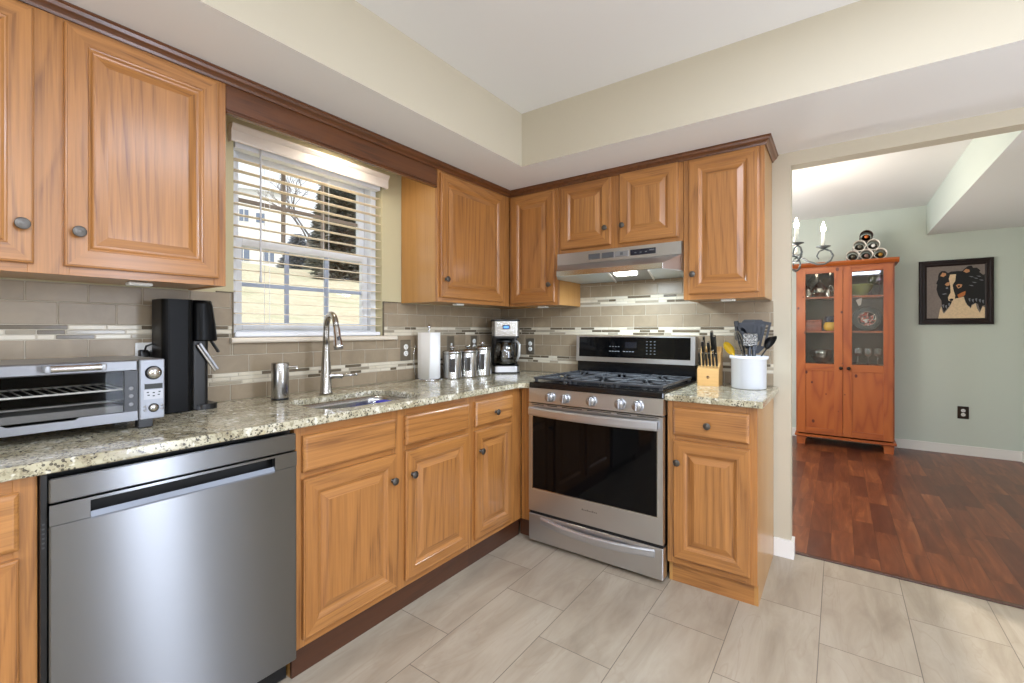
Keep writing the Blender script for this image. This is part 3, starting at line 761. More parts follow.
onpanel(b, 0.34, 0.415, 1.098, 1.135, 0.0010, 2)
b.build('display_glass', [black_gloss, ind_white, Mat('dim_display', (22, 24, 30), 0.1).m], bg)
# grates
def grate(x0, x1):
    b = MB(); ya, yb = -0.630, -0.095; r = 0.006; z = 0.942
    def bar(xa, y_a, xb, y_b, h=0.012): 
        d = Vector((xb-xa, y_b-y_a)); L = d.length; ang = math.atan2(d.y, d.x)
        M = Matrix.Translation(((xa+xb)/2, (y_a+y_b)/2, z)) @ Matrix.Rotation(ang, 4, 'Z')
        b.box(-L/2, L/2, -0.0055, 0.0055, -h, 0, 0, 0.002, rot=M)
    for x in (x0+0.006, x1-0.006): bar(x, ya, x, yb)
    for y in (ya+0.006, (ya+yb)/2, yb-0.006): bar(x0, y, x1, y)
    xm = (x0+x1)/2
    for yc in (-0.495, -0.230):
        for k in range(8):
            a = PI/8+k*PI/4
            ca, sa = math.cos(a), math.sin(a)
            t1 = min(abs((x1-x0)/2/ca) if abs(ca) > 1e-3 else 9, abs(0.132/sa) if abs(sa) > 1e-3 else 9)
            bar(xm+0.035*ca, yc+0.035*sa, xm+t1*ca, yc+t1*sa)
    for x in (x0+0.012, x1-0.012):
        for y in (ya+0.012, yb-0.012): b.box(x-0.007, x+0.007, y-0.007, y+0.007, 0.917, 0.935)
    return b.build('grate', iron, rg_)
grate(0.012, 0.256); grate(0.260, 0.502); grate(0.506, 0.750)
for x, y, r in ((0.134, -0.495, 0.045), (0.134, -0.230, 0.036), (0.381, -0.36, 0.048), (0.628, -0.495, 0.050), (0.628, -0.230, 0.034)):
    b = MB(); b.lathe([(r+0.012, 0), (r+0.012, 0.004), (r, 0.006), (r, 0.011), (r-0.004, 0.014), (0, 0.014)], (x, y, 0.917), seg=24); b.build('burner', black_matte, rg_)

# ================================================================== HOOD
hd = thing('range_hood', 'stainless steel under-cabinet range hood with lit lamp above the range', 'range hood', (0.700, 0, 0))
HW = 0.757
b = MB()
# side profile (y,z): control strip, recessed curve, lower lip
def shell(b, pts, th, x0, x1, mi=0):
    n = len(pts)
    ins = [(p[0]+th, p[1]) for p in pts]
    b.prism(pts+ins[::-1], 'x', x0, x1, mi)
shell(b, [(-0.333, 1.6865), (-0.336, 1.617)], 0.012, 0, HW); b.build('control_strip', stainless, hd)
b = MB()
A0, A1, B0, B1, C0, C1, D0, D1 = [b.b.verts.new(p) for p in ((0, -0.336, 1.616), (HW, -0.336, 1.616), (0.076, -0.478, 1.557), (0.703, -0.478, 1.557), (0.076, -0.478, 1.530), (0.703, -0.478, 1.530), (0, -0.336, 1.530), (HW, -0.336, 1.530))]
for q_ in ((A0, A1, B1, B0), (A0, B0, C0, D0), (A1, D1, C1, B1)): b.b.faces.new(q_)
o = b.build('tapered_visor', stainless, hd); md = o.modifiers.new('t', 'SOLIDIFY'); md.thickness = 0.0015
b = MB(); b.box(0.076, 0.703, -0.4815, -0.476, 1.5285, 1.5585, 0, 0.001); b.build('front_lip', steel_hi, hd)
b = MB(); b.box(0, 0.004, -0.336, -0.012, 1.530, 1.686); b.box(HW-0.004, HW, -0.336, -0.012, 1.530, 1.686); b.box(0.004, HW-0.004, -0.014, -0.01, 1.530, 1.686)
b.box(0.004, HW-0.004, -0.324, -0.014, 1.676, 1.686); b.build('housing', stainless, hd)
b = MB()
b.prism([(0.002, -0.012), (0.250, -0.012), (0.402, -0.477), (0.078, -0.477), (0.002, -0.336)], 'z', 1.527, 1.531, 0)
b.prism([(0.508, -0.012), (HW-0.002, -0.012), (HW-0.002, -0.336), (0.701, -0.477), (0.632, -0.477)], 'z', 1.527, 1.531, 0)
b.prism([(0.258, -0.012), (0.500, -0.012), (0.624, -0.477), (0.410, -0.477)], 'z', 1.5275, 1.531, 1)
b.prism([(0.249, -0.012), (0.259, -0.012), (0.411, -0.477), (0.401, -0.477)], 'z', 1.521, 1.528, 2); b.prism([(0.499, -0.012), (0.509, -0.012), (0.633, -0.477), (0.623, -0.477)], 'z', 1.521, 1.528, 2)
b.build('filter_tray', [Mat('filter_aluminium', (206, 216, 220), 0.45, metal=0.6).m, Mat('lamp_panel_grey', (150, 150, 148), 0.5, metal=0.3).m, white_pl], hd)
b = MB(); b.prism([(0.428, -0.462), (0.562, -0.470), (0.510, -0.324), (0.388, -0.322)], 'z', 1.5225, 1.5275, 0); b.build('lamp_lens', hood_lens, hd)
b = MB()
for x0, x1, m in ((0.215, 0.29, 0), (0.30, 0.375, 0), (0.383, 0.463, 1), (0.475, 0.62, 2)): b.box(x0, x1, -0.3385, -0.334, 1.634, 1.666, m, 0.001)
for k in range(3): b.box(0.50+0.03*k, 0.512+0.03*k, -0.3390, -0.3384, 1.645, 1.650, 3)
b.box(0.585, 0.612, -0.3390, -0.3384, 1.652, 1.658, 3); b.box(0.415, 0.432, -0.3392, -0.338, 1.642, 1.658, 0)
b.build('switch_buttons', [Mat('button_grey', (96, 98, 102), 0.35, metal=0.4).m, Mat('button_light', (150, 150, 150), 0.35, metal=0.5).m, Mat('button_dark', (28, 32, 44), 0.2).m, ind_white], hd)
lamp('hood_lamp', 'AREA', (1.165, -0.37, 1.512), 5.4, (0.82, 1.0, 1.14), size=0.16, size_y=0.09)

# ================================================================== THINGS ON THE COUNTER
CZ = CT1+0.0003
# --- toaster oven
to = thing('toaster_oven', 'silver toaster oven with glass door at the left end of the counter', 'toaster oven', (0.40, -2.785, CZ), LW)
w, d, zb, zt = 0.488, 0.31, 0.028, 0.214
b = MB(); b.box(0, w, 0.012, d, zt-0.006, zt, 0, 0.002); b.box(0, 0.006, 0.012, d, zb, zt-0.006); b.box(0.415, w, 0.012, d, zb, zt-0.006, 0, 0.002); b.box(0.006, 0.415, d-0.006, d, zb, zt-0.006); b.box(0.006, 0.415, 0.03, d-0.006, zb, zb+0.006)
b.build('housing', [Mat('toaster_shell', (150, 148, 146), 0.3, metal=0.9).m], to)
b = MB(); ya_, yb_, za_, zb_ = 0.014, d-0.008, zb+0.007, zt-0.008
for q_ in ([(0.007, yb_, za_), (0.414, yb_, za_), (0.414, yb_, zb_), (0.007, yb_, zb_)], [(0.007, ya_, za_), (0.414, ya_, za_), (0.414, yb_, za_), (0.007, yb_, za_)], [(0.007, ya_, zb_), (0.414, ya_, zb_), (0.414, yb_, zb_), (0.007, yb_, zb_)], [(0.007, ya_, za_), (0.007, yb_, za_), (0.007, yb_, zb_), (0.007, ya_, zb_)], [(0.414, ya_, za_), (0.414, yb_, za_), (0.414, yb_, zb_), (0.414, ya_, zb_)]): b.poly(q_)
b.build('cavity', Mat('oven_cavity', (13, 11, 10), 0.9, spec=0.0).m, to)
b = MB(); b.box(0.424, w, -0.002, 0.012, zb, zt, 0, 0.003)
cp_ = b.build('control_panel', Mat('panel_silver', (142, 144, 149), 0.36, metal=0.55).m, to)
b = MB(); b.lathe([(0.021, 0), (0.021, 0.004), (0.0185, 0.006)], (0.458, -0.002, 0.172), (0, -1, 0), 26, 1); b.lathe([(0.018, 0.004), (0.0165, 0.018), (0, 0.018)], (0.458, -0.002, 0.172), (0, -1, 0), 26, 0); b.build('dial', [steel_hi, black_pl], cp_)
b = MB(); b.box(0.436, 0.482, -0.0028, -0.001, 0.122, 0.138, 0); b.build('display', Mat('lcd_dark', (58, 60, 58), 0.6).m, cp_)
b = MB()
b.box(0.434, 0.483, -0.0026, -0.001, 0.090, 0.119, 1)
for x, z in ((0.444, 0.112), (0.459, 0.110), (0.474, 0.112), (0.459, 0.100), (0.446, 0.103), (0.472, 0.103)): b.box(x-0.0028, x+0.0028, -0.0036, -0.002, z-0.0016, z+0.0016, 2)
b.lathe([(0.0135, 0), (0.0135, 0.002), (0.011, 0.003)], (0.459, -0.002, 0.063), (0, -1, 0), 20, 2); b.lathe([(0.0108, 0.002), (0.0105, 0.005), (0, 0.005)], (0.459, -0.002, 0.063), (0, -1, 0), 20, 0)
for x in (0.437, 0.480):
    for z in (0.058, 0.069): b.lathe([(0.0045, 0), (0.004, 0.002), (0, 0.002)], (x, -0.002, z), (0, -1, 0), 12, 1)
b.build('buttons', [steel_hi, Mat('button_silver', (158, 158, 160), 0.35, metal=0.5).m, black_pl], cp_)
b = MB()
b.box(0.002, 0.420, 0, 0.012, 0.181, zt-0.001, 0, 0.003)
b.prism([(0.002, 0.030), (0.42, 0.030), (0.42, 0.058), (0.290, 0.058), (0.280, 0.052), (0.150, 0.052), (0.140, 0.058), (0.002, 0.058)], 'y', 0, 0.012, 0)
b.box(0.002, 0.010, 0.001, 0.012, 0.058, 0.181, 1); b.box(0.388, 0.420, 0.001, 0.012, 0.058, 0.181, 1)
for z in (0.080, 0.105, 0.128): b.lathe([(0.006, 0), (0.005, 0.002), (0.003, 0.002), (0, 0.001)], (0.404, 0.001, z), (0, -1, 0), 12, 2)
dr = b.build('door', [Mat('door_silver', (130, 131, 134), 0.36, metal=0.85).m, black_pl, Mat('door_icons', (130, 130, 132), 0.4).m], to)
b = MB(); b.box(0.010, 0.388, 0.004, 0.007, 0.056, 0.182); b.build('glass', thin_glass('oven_glass', (0.9, 0.9, 0.9), 0.006), dr)
b = MB(); b.cyl((0.222, -0.030, 0.199), (0.330, -0.030, 0.199), 0.0085, seg=16, mi=0)
for x in (0.214, 0.328):
    b.box(x, x+0.012, -0.040, 0.0, 0.189, 0.209, 1, 0.004, 2)
b.build('handle', [steel_hi, Mat('handle_end_grey', (168, 170, 174), 0.4, metal=0.3).m], dr)
b = MB()
rk = Mat('rack_wire', (226, 222, 212), 0.5).m
for yy in (0.055, 0.29): b.cyl((0.012, yy, 0.122), (0.405, yy, 0.122), 0.0028, seg=8)
for k in range(17): b.cyl((0.02+0.0235*k, 0.053, 0.1235), (0.02+0.0235*k, 0.292, 0.1235), 0.0018, seg=6)
b.build('rack', rk, to)
b = MB(); b.box(0.012, 0.405, 0.035, 0.29, 0.062, 0.066, 0); b.box(0.012, 0.405, 0.030, 0.035, 0.056, 0.076, 0); b.cyl((0.012, 0.06, 0.088), (0.405, 0.06, 0.088), 0.003, seg=8); b.build('crumb_tray', Mat('tray_metal', (120, 117, 112), 0.6).m, to)
for x in (0.03, 0.445):
    for y in (0.02, d-0.04): b = MB(); b.box(x-0.02, x+0.02, y, y+0.03, 0, zb+0.001, 0, 0.003); b.build('foot', black_pl, to)
# --- soda maker (front towards +y)
so = thing('soda_maker', 'tall black soda maker standing between toaster oven and soap dispenser', 'soda maker', (0.105, -2.14, CZ), PI)
b = MB(); b.prism(rrect(-0.066, 0.066, -0.0075, 0.092, 0.022, 5), 'z', 0.004, 0.418, 0, False); o = b.build('body', black_satin, so)
b = MB(); b.prism(rrect(-0.050, 0.050, -0.062, 0.000, 0.016, 5), 'z', 0.004, 0.262); b.build('column', black_pl, so)
b = MB()
rows = []
for z, yf in ((0.262, -0.090), (0.268, -0.094), (0.33, -0.088), (0.40, -0.078), (0.418, -0.072)):
    rows.append([b.b.verts.new((x, y, z)) for x, y in rrect(-0.064, 0.064, yf, -0.008, 0.03, 5)])
for k in range(4):
    n = len(rows[k])
    for i in range(n): f = b.b.faces.new((rows[k][i], rows[k][(i+1) % n], rows[k+1][(i+1) % n], rows[k+1][i])); f.smooth = True
b.b.faces.new(rows[0][::-1]); b.b.faces.new(rows[-1]); b.build('head', black_satin, so)
b = MB(); b.prism(rrect(-0.062, 0.062, -0.096, -0.01, 0.035, 6), 'z', 0.0, 0.020); b.build('drip_base', black_pl, so)
M = Matrix.Translation((-0.013, -0.052, 0.200)) @ Matrix.Rotation(math.radians(-31), 4, 'X')
b = MB(); b.box(-0.052, -0.045, 0.001, 0.010, -0.060, 0.060, 0, 0.002, rot=M); b.box(-0.052, -0.045, -0.010, -0.001, -0.060, 0.060, 1, 0.002, rot=M); b.build('bottle_cradle', [steel_hi, Mat('cradle_grey', (170, 172, 178), 0.35, metal=0.7).m], so)
M = Matrix.Translation((-0.045, -0.082, 0.242)) @ Matrix.Rotation(math.radians(-30), 4, 'X')
b = MB(); b.box(-0.008, 0.008, -0.004, 0.004, -0.028, 0.03, 0, 0.002, rot=M); b.build('nozzle', black_pl, so)
# --- outlets
def outlet(loc, rz, label, pm, wd=0.072, ht=0.118, kind='duplex'):
    t = thing('wall_outlet', label, 'outlet', loc, rz)
    b = MB(); b.box(-wd/2, wd/2, -0.006, 0, -ht/2, ht/2, 0, 0.003); b.build('cover_plate', pm, t)
    b = MB()
    if kind == 'duplex':
        for z in (-0.0195, 0.0195):
            b.lathe([(0.0165, 0), (0.0165, 0.002), (0.015, 0.003), (0, 0.003)], (0, -0.006, z), (0, -1, 0), 20, 0)
            for x in (-0.006, 0.005): b.box(x, x+0.0015, -0.0095, -0.008, z-0.001, z+0.007, 1)
            b.lathe([(0.0022, 0), (0, 0.001)], (0, -0.009, z-0.007), (0, -1, 0), 8, 1)
        b.build('receptacles', [white_pl, dark_hole], t)
    else:
        b.box(-0.005, 0.005, -0.016, -0.006, -0.011, 0.011, 0, 0.002); b.build('toggle', white_pl, t)
    return t
WX = 0.0078
outlet((WX, -0.968, 1.090), LW, 'pewter-plated wall outlet with white sockets left of the paper towels', plate_m, 0.080, 0.125)
outlet((WX, -0.575, 1.112), LW, 'wall switch plate behind the canisters, right of the paper towels', plate_m, kind='switch')
outlet((WX, -0.335, 1.112), LW, 'wall outlet behind the rightmost canister, left of the coffee maker', plate_m)
outlet((0.283, -WX, 1.091), 0, 'pewter-plated wall outlet on the range wall, right of the coffee maker', plate_m)
ot = outlet((WX, -2.232, 1.105), LW, 'white wall outlet behind the toaster oven, with black plugs in it', white_pl, 0.075, 0.118)
b = MB(); b.box(0, 0.055, -0.045, -0.010, -0.03, 0.022, 0, 0.004); b.box(-0.032, -0.004, -0.035, -0.010, -0.012, 0.026, 0, 0.004)
ad = b.build('power_adapter', black_pl, None, (WX, -2.232, 1.112), (0, 0, LW))
tag(ad, 'black power adapter plugged into the outlet behind the toaster oven', 'adapter')
b = MB(); b.tube([(-0.02, -0.040, 0.018), (-0.018, -0.055, 0.040), (0.0, -0.06, 0.048), (0.016, -0.06, 0.035), (0.022, -0.055, 0.0), (0.024, -0.05, -0.05)], 0.0035, 8)
b.build('cord', black_pl, ad)
# --- soap dispenser
sd = thing('soap_dispenser', 'brushed steel automatic soap dispenser left of the faucet', 'soap dispenser', (0.150, -1.800, CZ), PI-0.75)
b = MB(); b.lathe([(0, 0), (0.034, 0), (0.035, 0.003), (0.035, 0.010), (0.0355, 0.011), (0.0355, 0.158), (0.034, 0.162), (0, 0.162)], seg=32); b.build('body', steel_v, sd)
b = MB(); b.cyl((0, -0.028, 0.142), (0, -0.072, 0.145), 0.0065, 0.005, 14); b.cyl((0, -0.068, 0.145), (0, -0.070, 0.133), 0.004, 0.004, 12); b.build('spout', steel_hi, sd)
b = MB(); b.lathe([(0.0355, 0), (0.036, 0.001), (0.036, 0.007), (0.0355, 0.008)], (0, 0, 0.001), seg=32); b.build('base_ring', black_pl, sd)
# --- faucet
fx, fy = 0.150, -1.580
fa = thing('faucet', 'brushed nickel pull-down faucet with arched spout behind the sink', 'faucet', (fx, fy, CZ), -0.26)
b = MB(); b.lathe([(0, 0), (0.030, 0), (0.030, 0.006), (0.0265, 0.012), (0.022, 0.12), (0.0165, 0.22), (0.0150, 0.235)], seg=28)
pts = [(0, 0, 0.225), (0, 0, 0.28)]
R = 0.072
for i in range(1, 12):
    a = PI-PI*i/11*0.93; pts.append((R+R*math.cos(a), 0, 0.300+R*1.08*math.sin(a)))
b.tube(pts, [0.0148]*2+[0.0145-0.0012*i/11 for i in range(1, 12)], 16); bd = b.build('body', steel('nickel', (170, 166, 160), 0.24), fa)
e = Vector(pts[-1]); dv = (e-Vector(pts[-2])).normalized()
b = MB(); b.lathe([(0.0140, 0), (0.0150, 0.012), (0.0155, 0.05), (0.0205, 0.088), (0.0215, 0.10), (0.019, 0.104), (0, 0.104)], e-dv*0.002, dv, 22); b.build('spray_head', steel_hi, fa)
p = e+dv*0.058; b = MB(); b.box(-0.004, 0.004, -0.007, 0.007, -0.012, 0.012, 0, 0.003, rot=Matrix.Translation(p+Vector((0.0165, 0, 0.003)))); b.build('spray_button', black_pl, fa)
b = MB(); b.cyl((0.006, 0.014, 0.085), (0.029, 0.068, 0.085), 0.0155, 0.0150, 20); b.tube([(0.028, 0.066, 0.085), (0.036, 0.085, 0.087), (0.052, 0.122, 0.090)], [0.008, 0.006, 0.0055], 10); b.lathe([(0, 0), (0.006, 0.002), (0.0085, 0.008), (0.006, 0.014), (0, 0.016)], (0.0505, 0.118, 0.0895), (0.4, 0.92, 0.1), 12); b.build('lever', steel_hi, fa)
# --- paper towel holder and roll
px, py_ = 0.098, -0.858
ph = thing('paper_towel_holder', 'chrome upright paper towel holder carrying the white roll', 'paper towel holder', (px, py_, CZ), 3.39)
b = MB(); b.lathe([(0, 0), (0.082, 0), (0.084, 0.004), (0.080, 0.010), (0.0, 0.013)], seg=32); b.build('base', chrome, ph)
b = MB(); b.cyl((0, 0, 0.012), (0, 0, 0.315), 0.006, seg=12); b.lathe([(0, 0), (0.008, 0.002), (0.012, 0.010), (0.009, 0.018), (0.004, 0.022), (0.005, 0.027), (0, 0.030)], (0, 0, 0.313), seg=16); b.build('post', chrome, ph)
b = MB(); b.tube([(0.078, 0.030, 0.008), (0.088, 0.034, 0.10), (0.088, 0.034, 0.16), (0.082, 0.030, 0.20)], 0.0035, 8); b.lathe([(0, -0.008), (0.008, 0), (0, 0.008)], (0.081, 0.030, 0.204), seg=12); b.build('tension_arm', chrome, ph)
paper = Mat('white_paper', (251, 251, 250), 0.9).m
b = MB(); H = 0.276; R0 = 0.068
b.lathe([(0.021, 0.0), (R0, 0.0), (R0, H), (0.021, H), (0.021, 0.0)], seg=36)
sh = []
for i in range(9):
    t = i/8; a = -2.25+0.0*t
    base_a = math.radians(196)
    sx_, sy_ = R0*math.cos(base_a), R0*math.sin(base_a)
    sh.append((sx_-0.0*t+0.066*t*0.9, sy_-0.075*t*0.85, 0))
ro = b.build('paper_towel_roll', paper, None, (px, py_, CZ+0.0135), (0, 0, 0.6))
tag(ro, 'white paper towel roll on the chrome holder, with its end sheet hanging', 'paper towels')
b = MB()
# hanging sheet: leaves the roll tangentially towards the room and flares at the bottom
rows = []
for i in range(11):
    t = i/10
    x = -R0-0.0015+0.004*t*t; y = 0.0-0.105*t
    rows.append([b.b.verts.new((x-0.010*t*k, y, z)) for k, z in ((0, H-0.001), (0.2, H*0.5), (1.0, -0.0))])
for i in range(10):
    for k in range(2): f = b.b.faces.new((rows[i][k], rows[i][k+1], rows[i+1][k+1], rows[i+1][k])); f.smooth = True
so_ = b.build('loose_sheet', paper, ro); so_.rotation_euler = (0, 0, 0.85)
md = so_.modifiers.new('thick', 'SOLIDIFY'); md.thickness = 0.0012
# --- canisters
can_steel = steel('canister_steel', (182, 180, 176), 0.2)
def canister(label, loc, h, rz):
    t = thing('canister', label, 'canister', loc, rz, 'steel canisters along the window wall')
    r = 0.061
    b = MB(); b.lathe([(0, 0), (r, 0), (r+0.001, 0.004), (r+0.001, 0.009), (r, 0.012), (r, h-0.004), (r-0.002, h), (0, h)], seg=36); b.build('body', can_steel, t)
    b = MB()
    for i in range(6):
        a0, a1 = -PI/2-0.30+0.1*i, -PI/2-0.20+0.1*i
        b.poly([((r+0.0012)*math.cos(a), (r+0.0012)*math.sin(a), z) for a, z in ((a0, 0.045), (a1, 0.045), (a1, h-0.03), (a0, h-0.03))])
    wd = b.build('window', smoke_m, t); md = wd.modifiers.new('t', 'SOLIDIFY'); md.thickness = 0.002
    b = MB(); b.lathe([(r, 0), (r+0.001, 0.002), (r+0.001, 0.010), (r-0.004, 0.017), (0.02, 0.023), (0.008, 0.024), (0, 0.024)], (0, 0, h+0.0003), seg=36); ld = b.build('lid', can_steel, t)
    b = MB(); b.lathe([(0.006, 0), (0.006, 0.005), (0.014, 0.008), (0.020, 0.014), (0.018, 0.020), (0.008, 0.024), (0, 0.025)], (0, 0, h+0.0235), seg=20); b.build('knob', ware_glass if False else steel_hi, ld)
smoke_m = Mat('dark_canister_window', (52, 50, 50), 0.12, coat=0.3).m
canister('steel canister next to the paper towels, lowest of the three', (0.158, -0.716, CZ), 0.157, 0.75)
canister('steel canister in the middle of the row of three', (0.176, -0.588, CZ), 0.160, 0.70)
canister('steel canister nearest the coffee maker, tallest of the three', (0.190, -0.460, CZ), 0.177, 0.65)
# --- coffee maker
cm = thing('coffee_maker', 'steel and black drip coffee maker in the room corner left of the range', 'coffee maker', (0.178, -0.185, CZ), 0.72)
b = MB(); b.prism(rrect(-0.094, 0.094, 0.02, 0.098, 0.02, 4), 'z', 0.05, 0.262); b.build('back_column', black_pl, cm)
b = MB(); b.prism(rrect(-0.096, 0.096, -0.104, 0.100, 0.03, 5), 'z', 0.004, 0.050, 0, False); b.prism(rrect(-0.098, 0.098, -0.106, 0.102, 0.03, 5), 'z', 0, 0.010, 1); b.prism(rrect(-0.090, 0.090, -0.098, 0.094, 0.03, 5), 'z', 0.050, 0.054, 1); b.build('base', [stainless, black_pl], cm)
b = MB(); b.prism(rrect(-0.098, 0.098, -0.104, 0.100, 0.03, 5), 'z', 0.262, 0.366, 0, False); b.prism(rrect(-0.096, 0.096, -0.102, 0.098, 0.03, 5), 'z', 0.248, 0.262, 1); hd_ = b.build('head', [steel_v, black_pl], cm)
b = MB(); b.prism(rrect(-0.099, 0.099, -0.106, 0.101, 0.03, 5), 'z', 0.366, 0.378); b.build('lid', black_pl, cm)
b = MB(); b.prism(rrect(-0.026, 0.026, 0.310, 0.340, 0.008, 4), 'y', -0.1065, -0.103, 1); b.prism(rrect(-0.018, 0.018, 0.317, 0.333, 0.003, 3), 'y', -0.1075, -0.106, 0)
for k in range(5): b.lathe([(0.006, 0), (0.005, 0.003), (0, 0.003)], (-0.05+0.025*k, -0.104, 0.288), (0, -1, 0), 12, 2)
b.build('display', [lcd_blue, black_pl, steel_hi], hd_)
b = MB(); b.lathe([(0, 0), (0.070, 0), (0.079, 0.012), (0.083, 0.05), (0.080, 0.10), (0.066, 0.150), (0.058, 0.165)], (0, -0.025, 0.056), seg=32); ca = b.build('carafe', smoke_glass, cm)
b = MB(); b.lathe([(0.0575, 0), (0.060, 0.002), (0.060, 0.022), (0.03, 0.030), (0, 0.030)], (0, -0.025, 0.212), seg=28); b.build('lid', black_pl, ca)
b = MB(); b.lathe([(0, 0.002), (0.068, 0.002), (0.076, 0.012), (0.0800, 0.052), (0.0775, 0.098), (0, 0.098)], (0, -0.025, 0.056), seg=28); b.build('coffee', Mat('black_coffee', (18, 10, 6), 0.15).m, ca)
b = MB(); b.tube([(0.050, -0.050, 0.222), (0.080, -0.078, 0.222), (0.094, -0.092, 0.200), (0.092, -0.090, 0.13), (0.076, -0.074, 0.085)], [0.008, 0.009, 0.010, 0.010, 0.007], 10); b.build('handle', Mat('handle_silver', (206, 206, 204), 0.3, metal=0.4).m, ca)
# --- knife block and knives
kb = thing('knife_block', 'light wood knife block right of the range, full of black-handled knives', 'knife block', (1.556, -0.150, CZ), 0.04)
beech_m = wood('beech_block', 'x', (222, 178, 112), (214, 166, 98), (170, 118, 60), contour=14, pore=0.35)
b = MB(); b.prism([(-0.045, 0), (0.085, 0), (0.102, 0.200), (0.062, 0.212), (0.006, 0.110), (-0.045, 0.092)], 'x', -0.054, 0.054); o = b.build('block', beech_m, kb)
b = MB(); b.lathe([(0.008, 0), (0.008, 0.0006), (0.0064, 0.0006)], (0.0, -0.0452, 0.048), (0, -1, 0), 16); b.box(-0.003, -0.0005, -0.0460, -0.0450, 0.042, 0.054); b.box(0.0005, 0.003, -0.0460, -0.0450, 0.042, 0.054); b.box(-0.005, 0.005, -0.046, -0.045, 0.050, 0.052); b.build('branded_mark', Mat('burnt_mark', (92, 58, 34), 0.7).m, kb)
def knife(label, lx, ly, lz, L, tw, lean, group):
    t = thing('knife', label, 'knife', (0, 0, 0), 0, group)
    M = kb.matrix_basis @ Matrix.Translation((lx, ly, lz)) @ Matrix.Rotation(lean, 4, 'X')
    t.matrix_basis = M
    b = MB(); h = tw
    b.prism([(-h*0.45, 0.010), (h*0.45, 0.010), (h*0.42, L*0.5), (h*0.55, L*0.85), (h*0.35, L), (-h*0.35, L), (-h*0.5, L*0.85), (-h*0.4, L*0.5)], 'x', -0.0045*tw/0.017, 0.0045*tw/0.017, 0)
    b.build('handle', black_pl, t)
    b = MB(); w_ = 0.0042*tw/0.017; b.box(-w_, w_, -h*0.42, h*0.42, 0.0005, 0.0105, 0, 0.001); b.box(-w_, w_, -h*0.40, h*0.40, L, L+0.004, 0, 0.001); b.build('bolster', steel_hi, t)
    b = MB(); b.box(-0.001, 0.001, -h*0.35, h*0.35, -0.004, 0.001); b.build('blade', steel_hi, t)
ord6 = ['first from the left', 'second from the left', 'third from the left', 'fourth from the left', 'fifth from the left', 'rightmost']
for i in range(6):
    lx = -0.043+0.0172*i
    knife('small black steak knife, %s in the front row of the block' % ord6[i], lx, -0.020, 0.1025, 0.082, 0.017, 0.36, 'steak knives in the knife block')
for nm, lx, ly, lz, L, tw in (('long black-handled knife at the left of the rear knives in the block', -0.030, 0.016, 0.133, 0.115, 0.024),
                       ('black-handled knife in the middle rear of the block', -0.004, 0.022, 0.144, 0.100, 0.022),
                       ('thick black-handled knife at the right rear of the block', 0.028, 0.030, 0.158, 0.120, 0.026),
                       ('tallest black knife handle at the top back of the block', 0.010, 0.048, 0.190, 0.112, 0.026),
                       ('black-handled sharpening steel at the back left of the block', -0.032, 0.046, 0.186, 0.085, 0.018)):
    knife(nm, lx, ly, lz, L, tw, 0.36, 'large knives in the knife block')
# --- crock and utensils
KX, KY = 1.752, -0.158
b = MB(); b.lathe([(0, 0), (0.078, 0), (0.083, 0.004), (0.084, 0.150), (0.092, 0.155), (0.0935, 0.162), (0.092, 0.170), (0.086, 0.172), (0.080, 0.168), (0.0785, 0.02), (0, 0.012)], seg=44)
tag(b.build('utensil_crock', Mat('white_ceramic', (232, 236, 244), 0.18, coat=0.4).m, None, (KX, KY, CZ)), 'white ceramic crock full of cooking utensils at the counter end', 'crock')
slate = Mat('slate_nylon', (58, 62, 70), 0.45).m; nyl = Mat('black_nylon', (26, 27, 30), 0.35).m
grey_s = Mat('grey_silicone', (86, 90, 98), 0.5).m; yel = Mat('yellow_nylon', (226, 190, 34), 0.4).m; tan_w = Mat('grey_wire', (130, 122, 104), 0.3, metal=0.6).m
mesh_st = Mat('hammered_steel', (170, 170, 168), 0.35, metal=0.8)
mesh_st.bump(mesh_st.voro(mesh_st.coords((1, 1, 1)), 130), 1.0, 0.004); mesh_st.color(mesh_st.ramp(mesh_st.voro(mesh_st.coords((1, 1, 1)), 130), [(0.15, (40, 40, 40)), (0.7, (176, 176, 175))])); mesh_st = mesh_st.m
def utensil(name, label, foot, top, yaw, mats, head, parts=True, r=0.006):
    """foot/top are offsets from the crock centre in the room; local z runs up the handle; head(b, L) adds the head, front facing -y"""
    p0 = Vector((KX+foot[0], KY+foot[1], CZ+0.016)); p1 = Vector((KX+top[0], KY+top[1], CZ+top[2]))
    d = p1-p0; L = d.length
    t = thing(name, label, 'utensil', (0, 0, 0), 0, 'cooking utensils in the white crock')
    q = Vector((0, 0, 1)).rotation_difference(d.normalized()).to_matrix().to_4x4()
    t.matrix_basis = Matrix.Translation(p0) @ q @ Matrix.Rotation(yaw, 4, 'Z')
    b = MB(); hl = head(None, L); b.tube([(0, 0, 0), (0, 0, hl*0.5), (0, 0, hl)], [r, r*0.9, r*0.8], 10, flat=0.7); b.build('handle', mats[0], t)
    b = MB(); head(b, L); b.build('head', mats[-1], t)
    return t
YAW = 0.16   # towards the camera
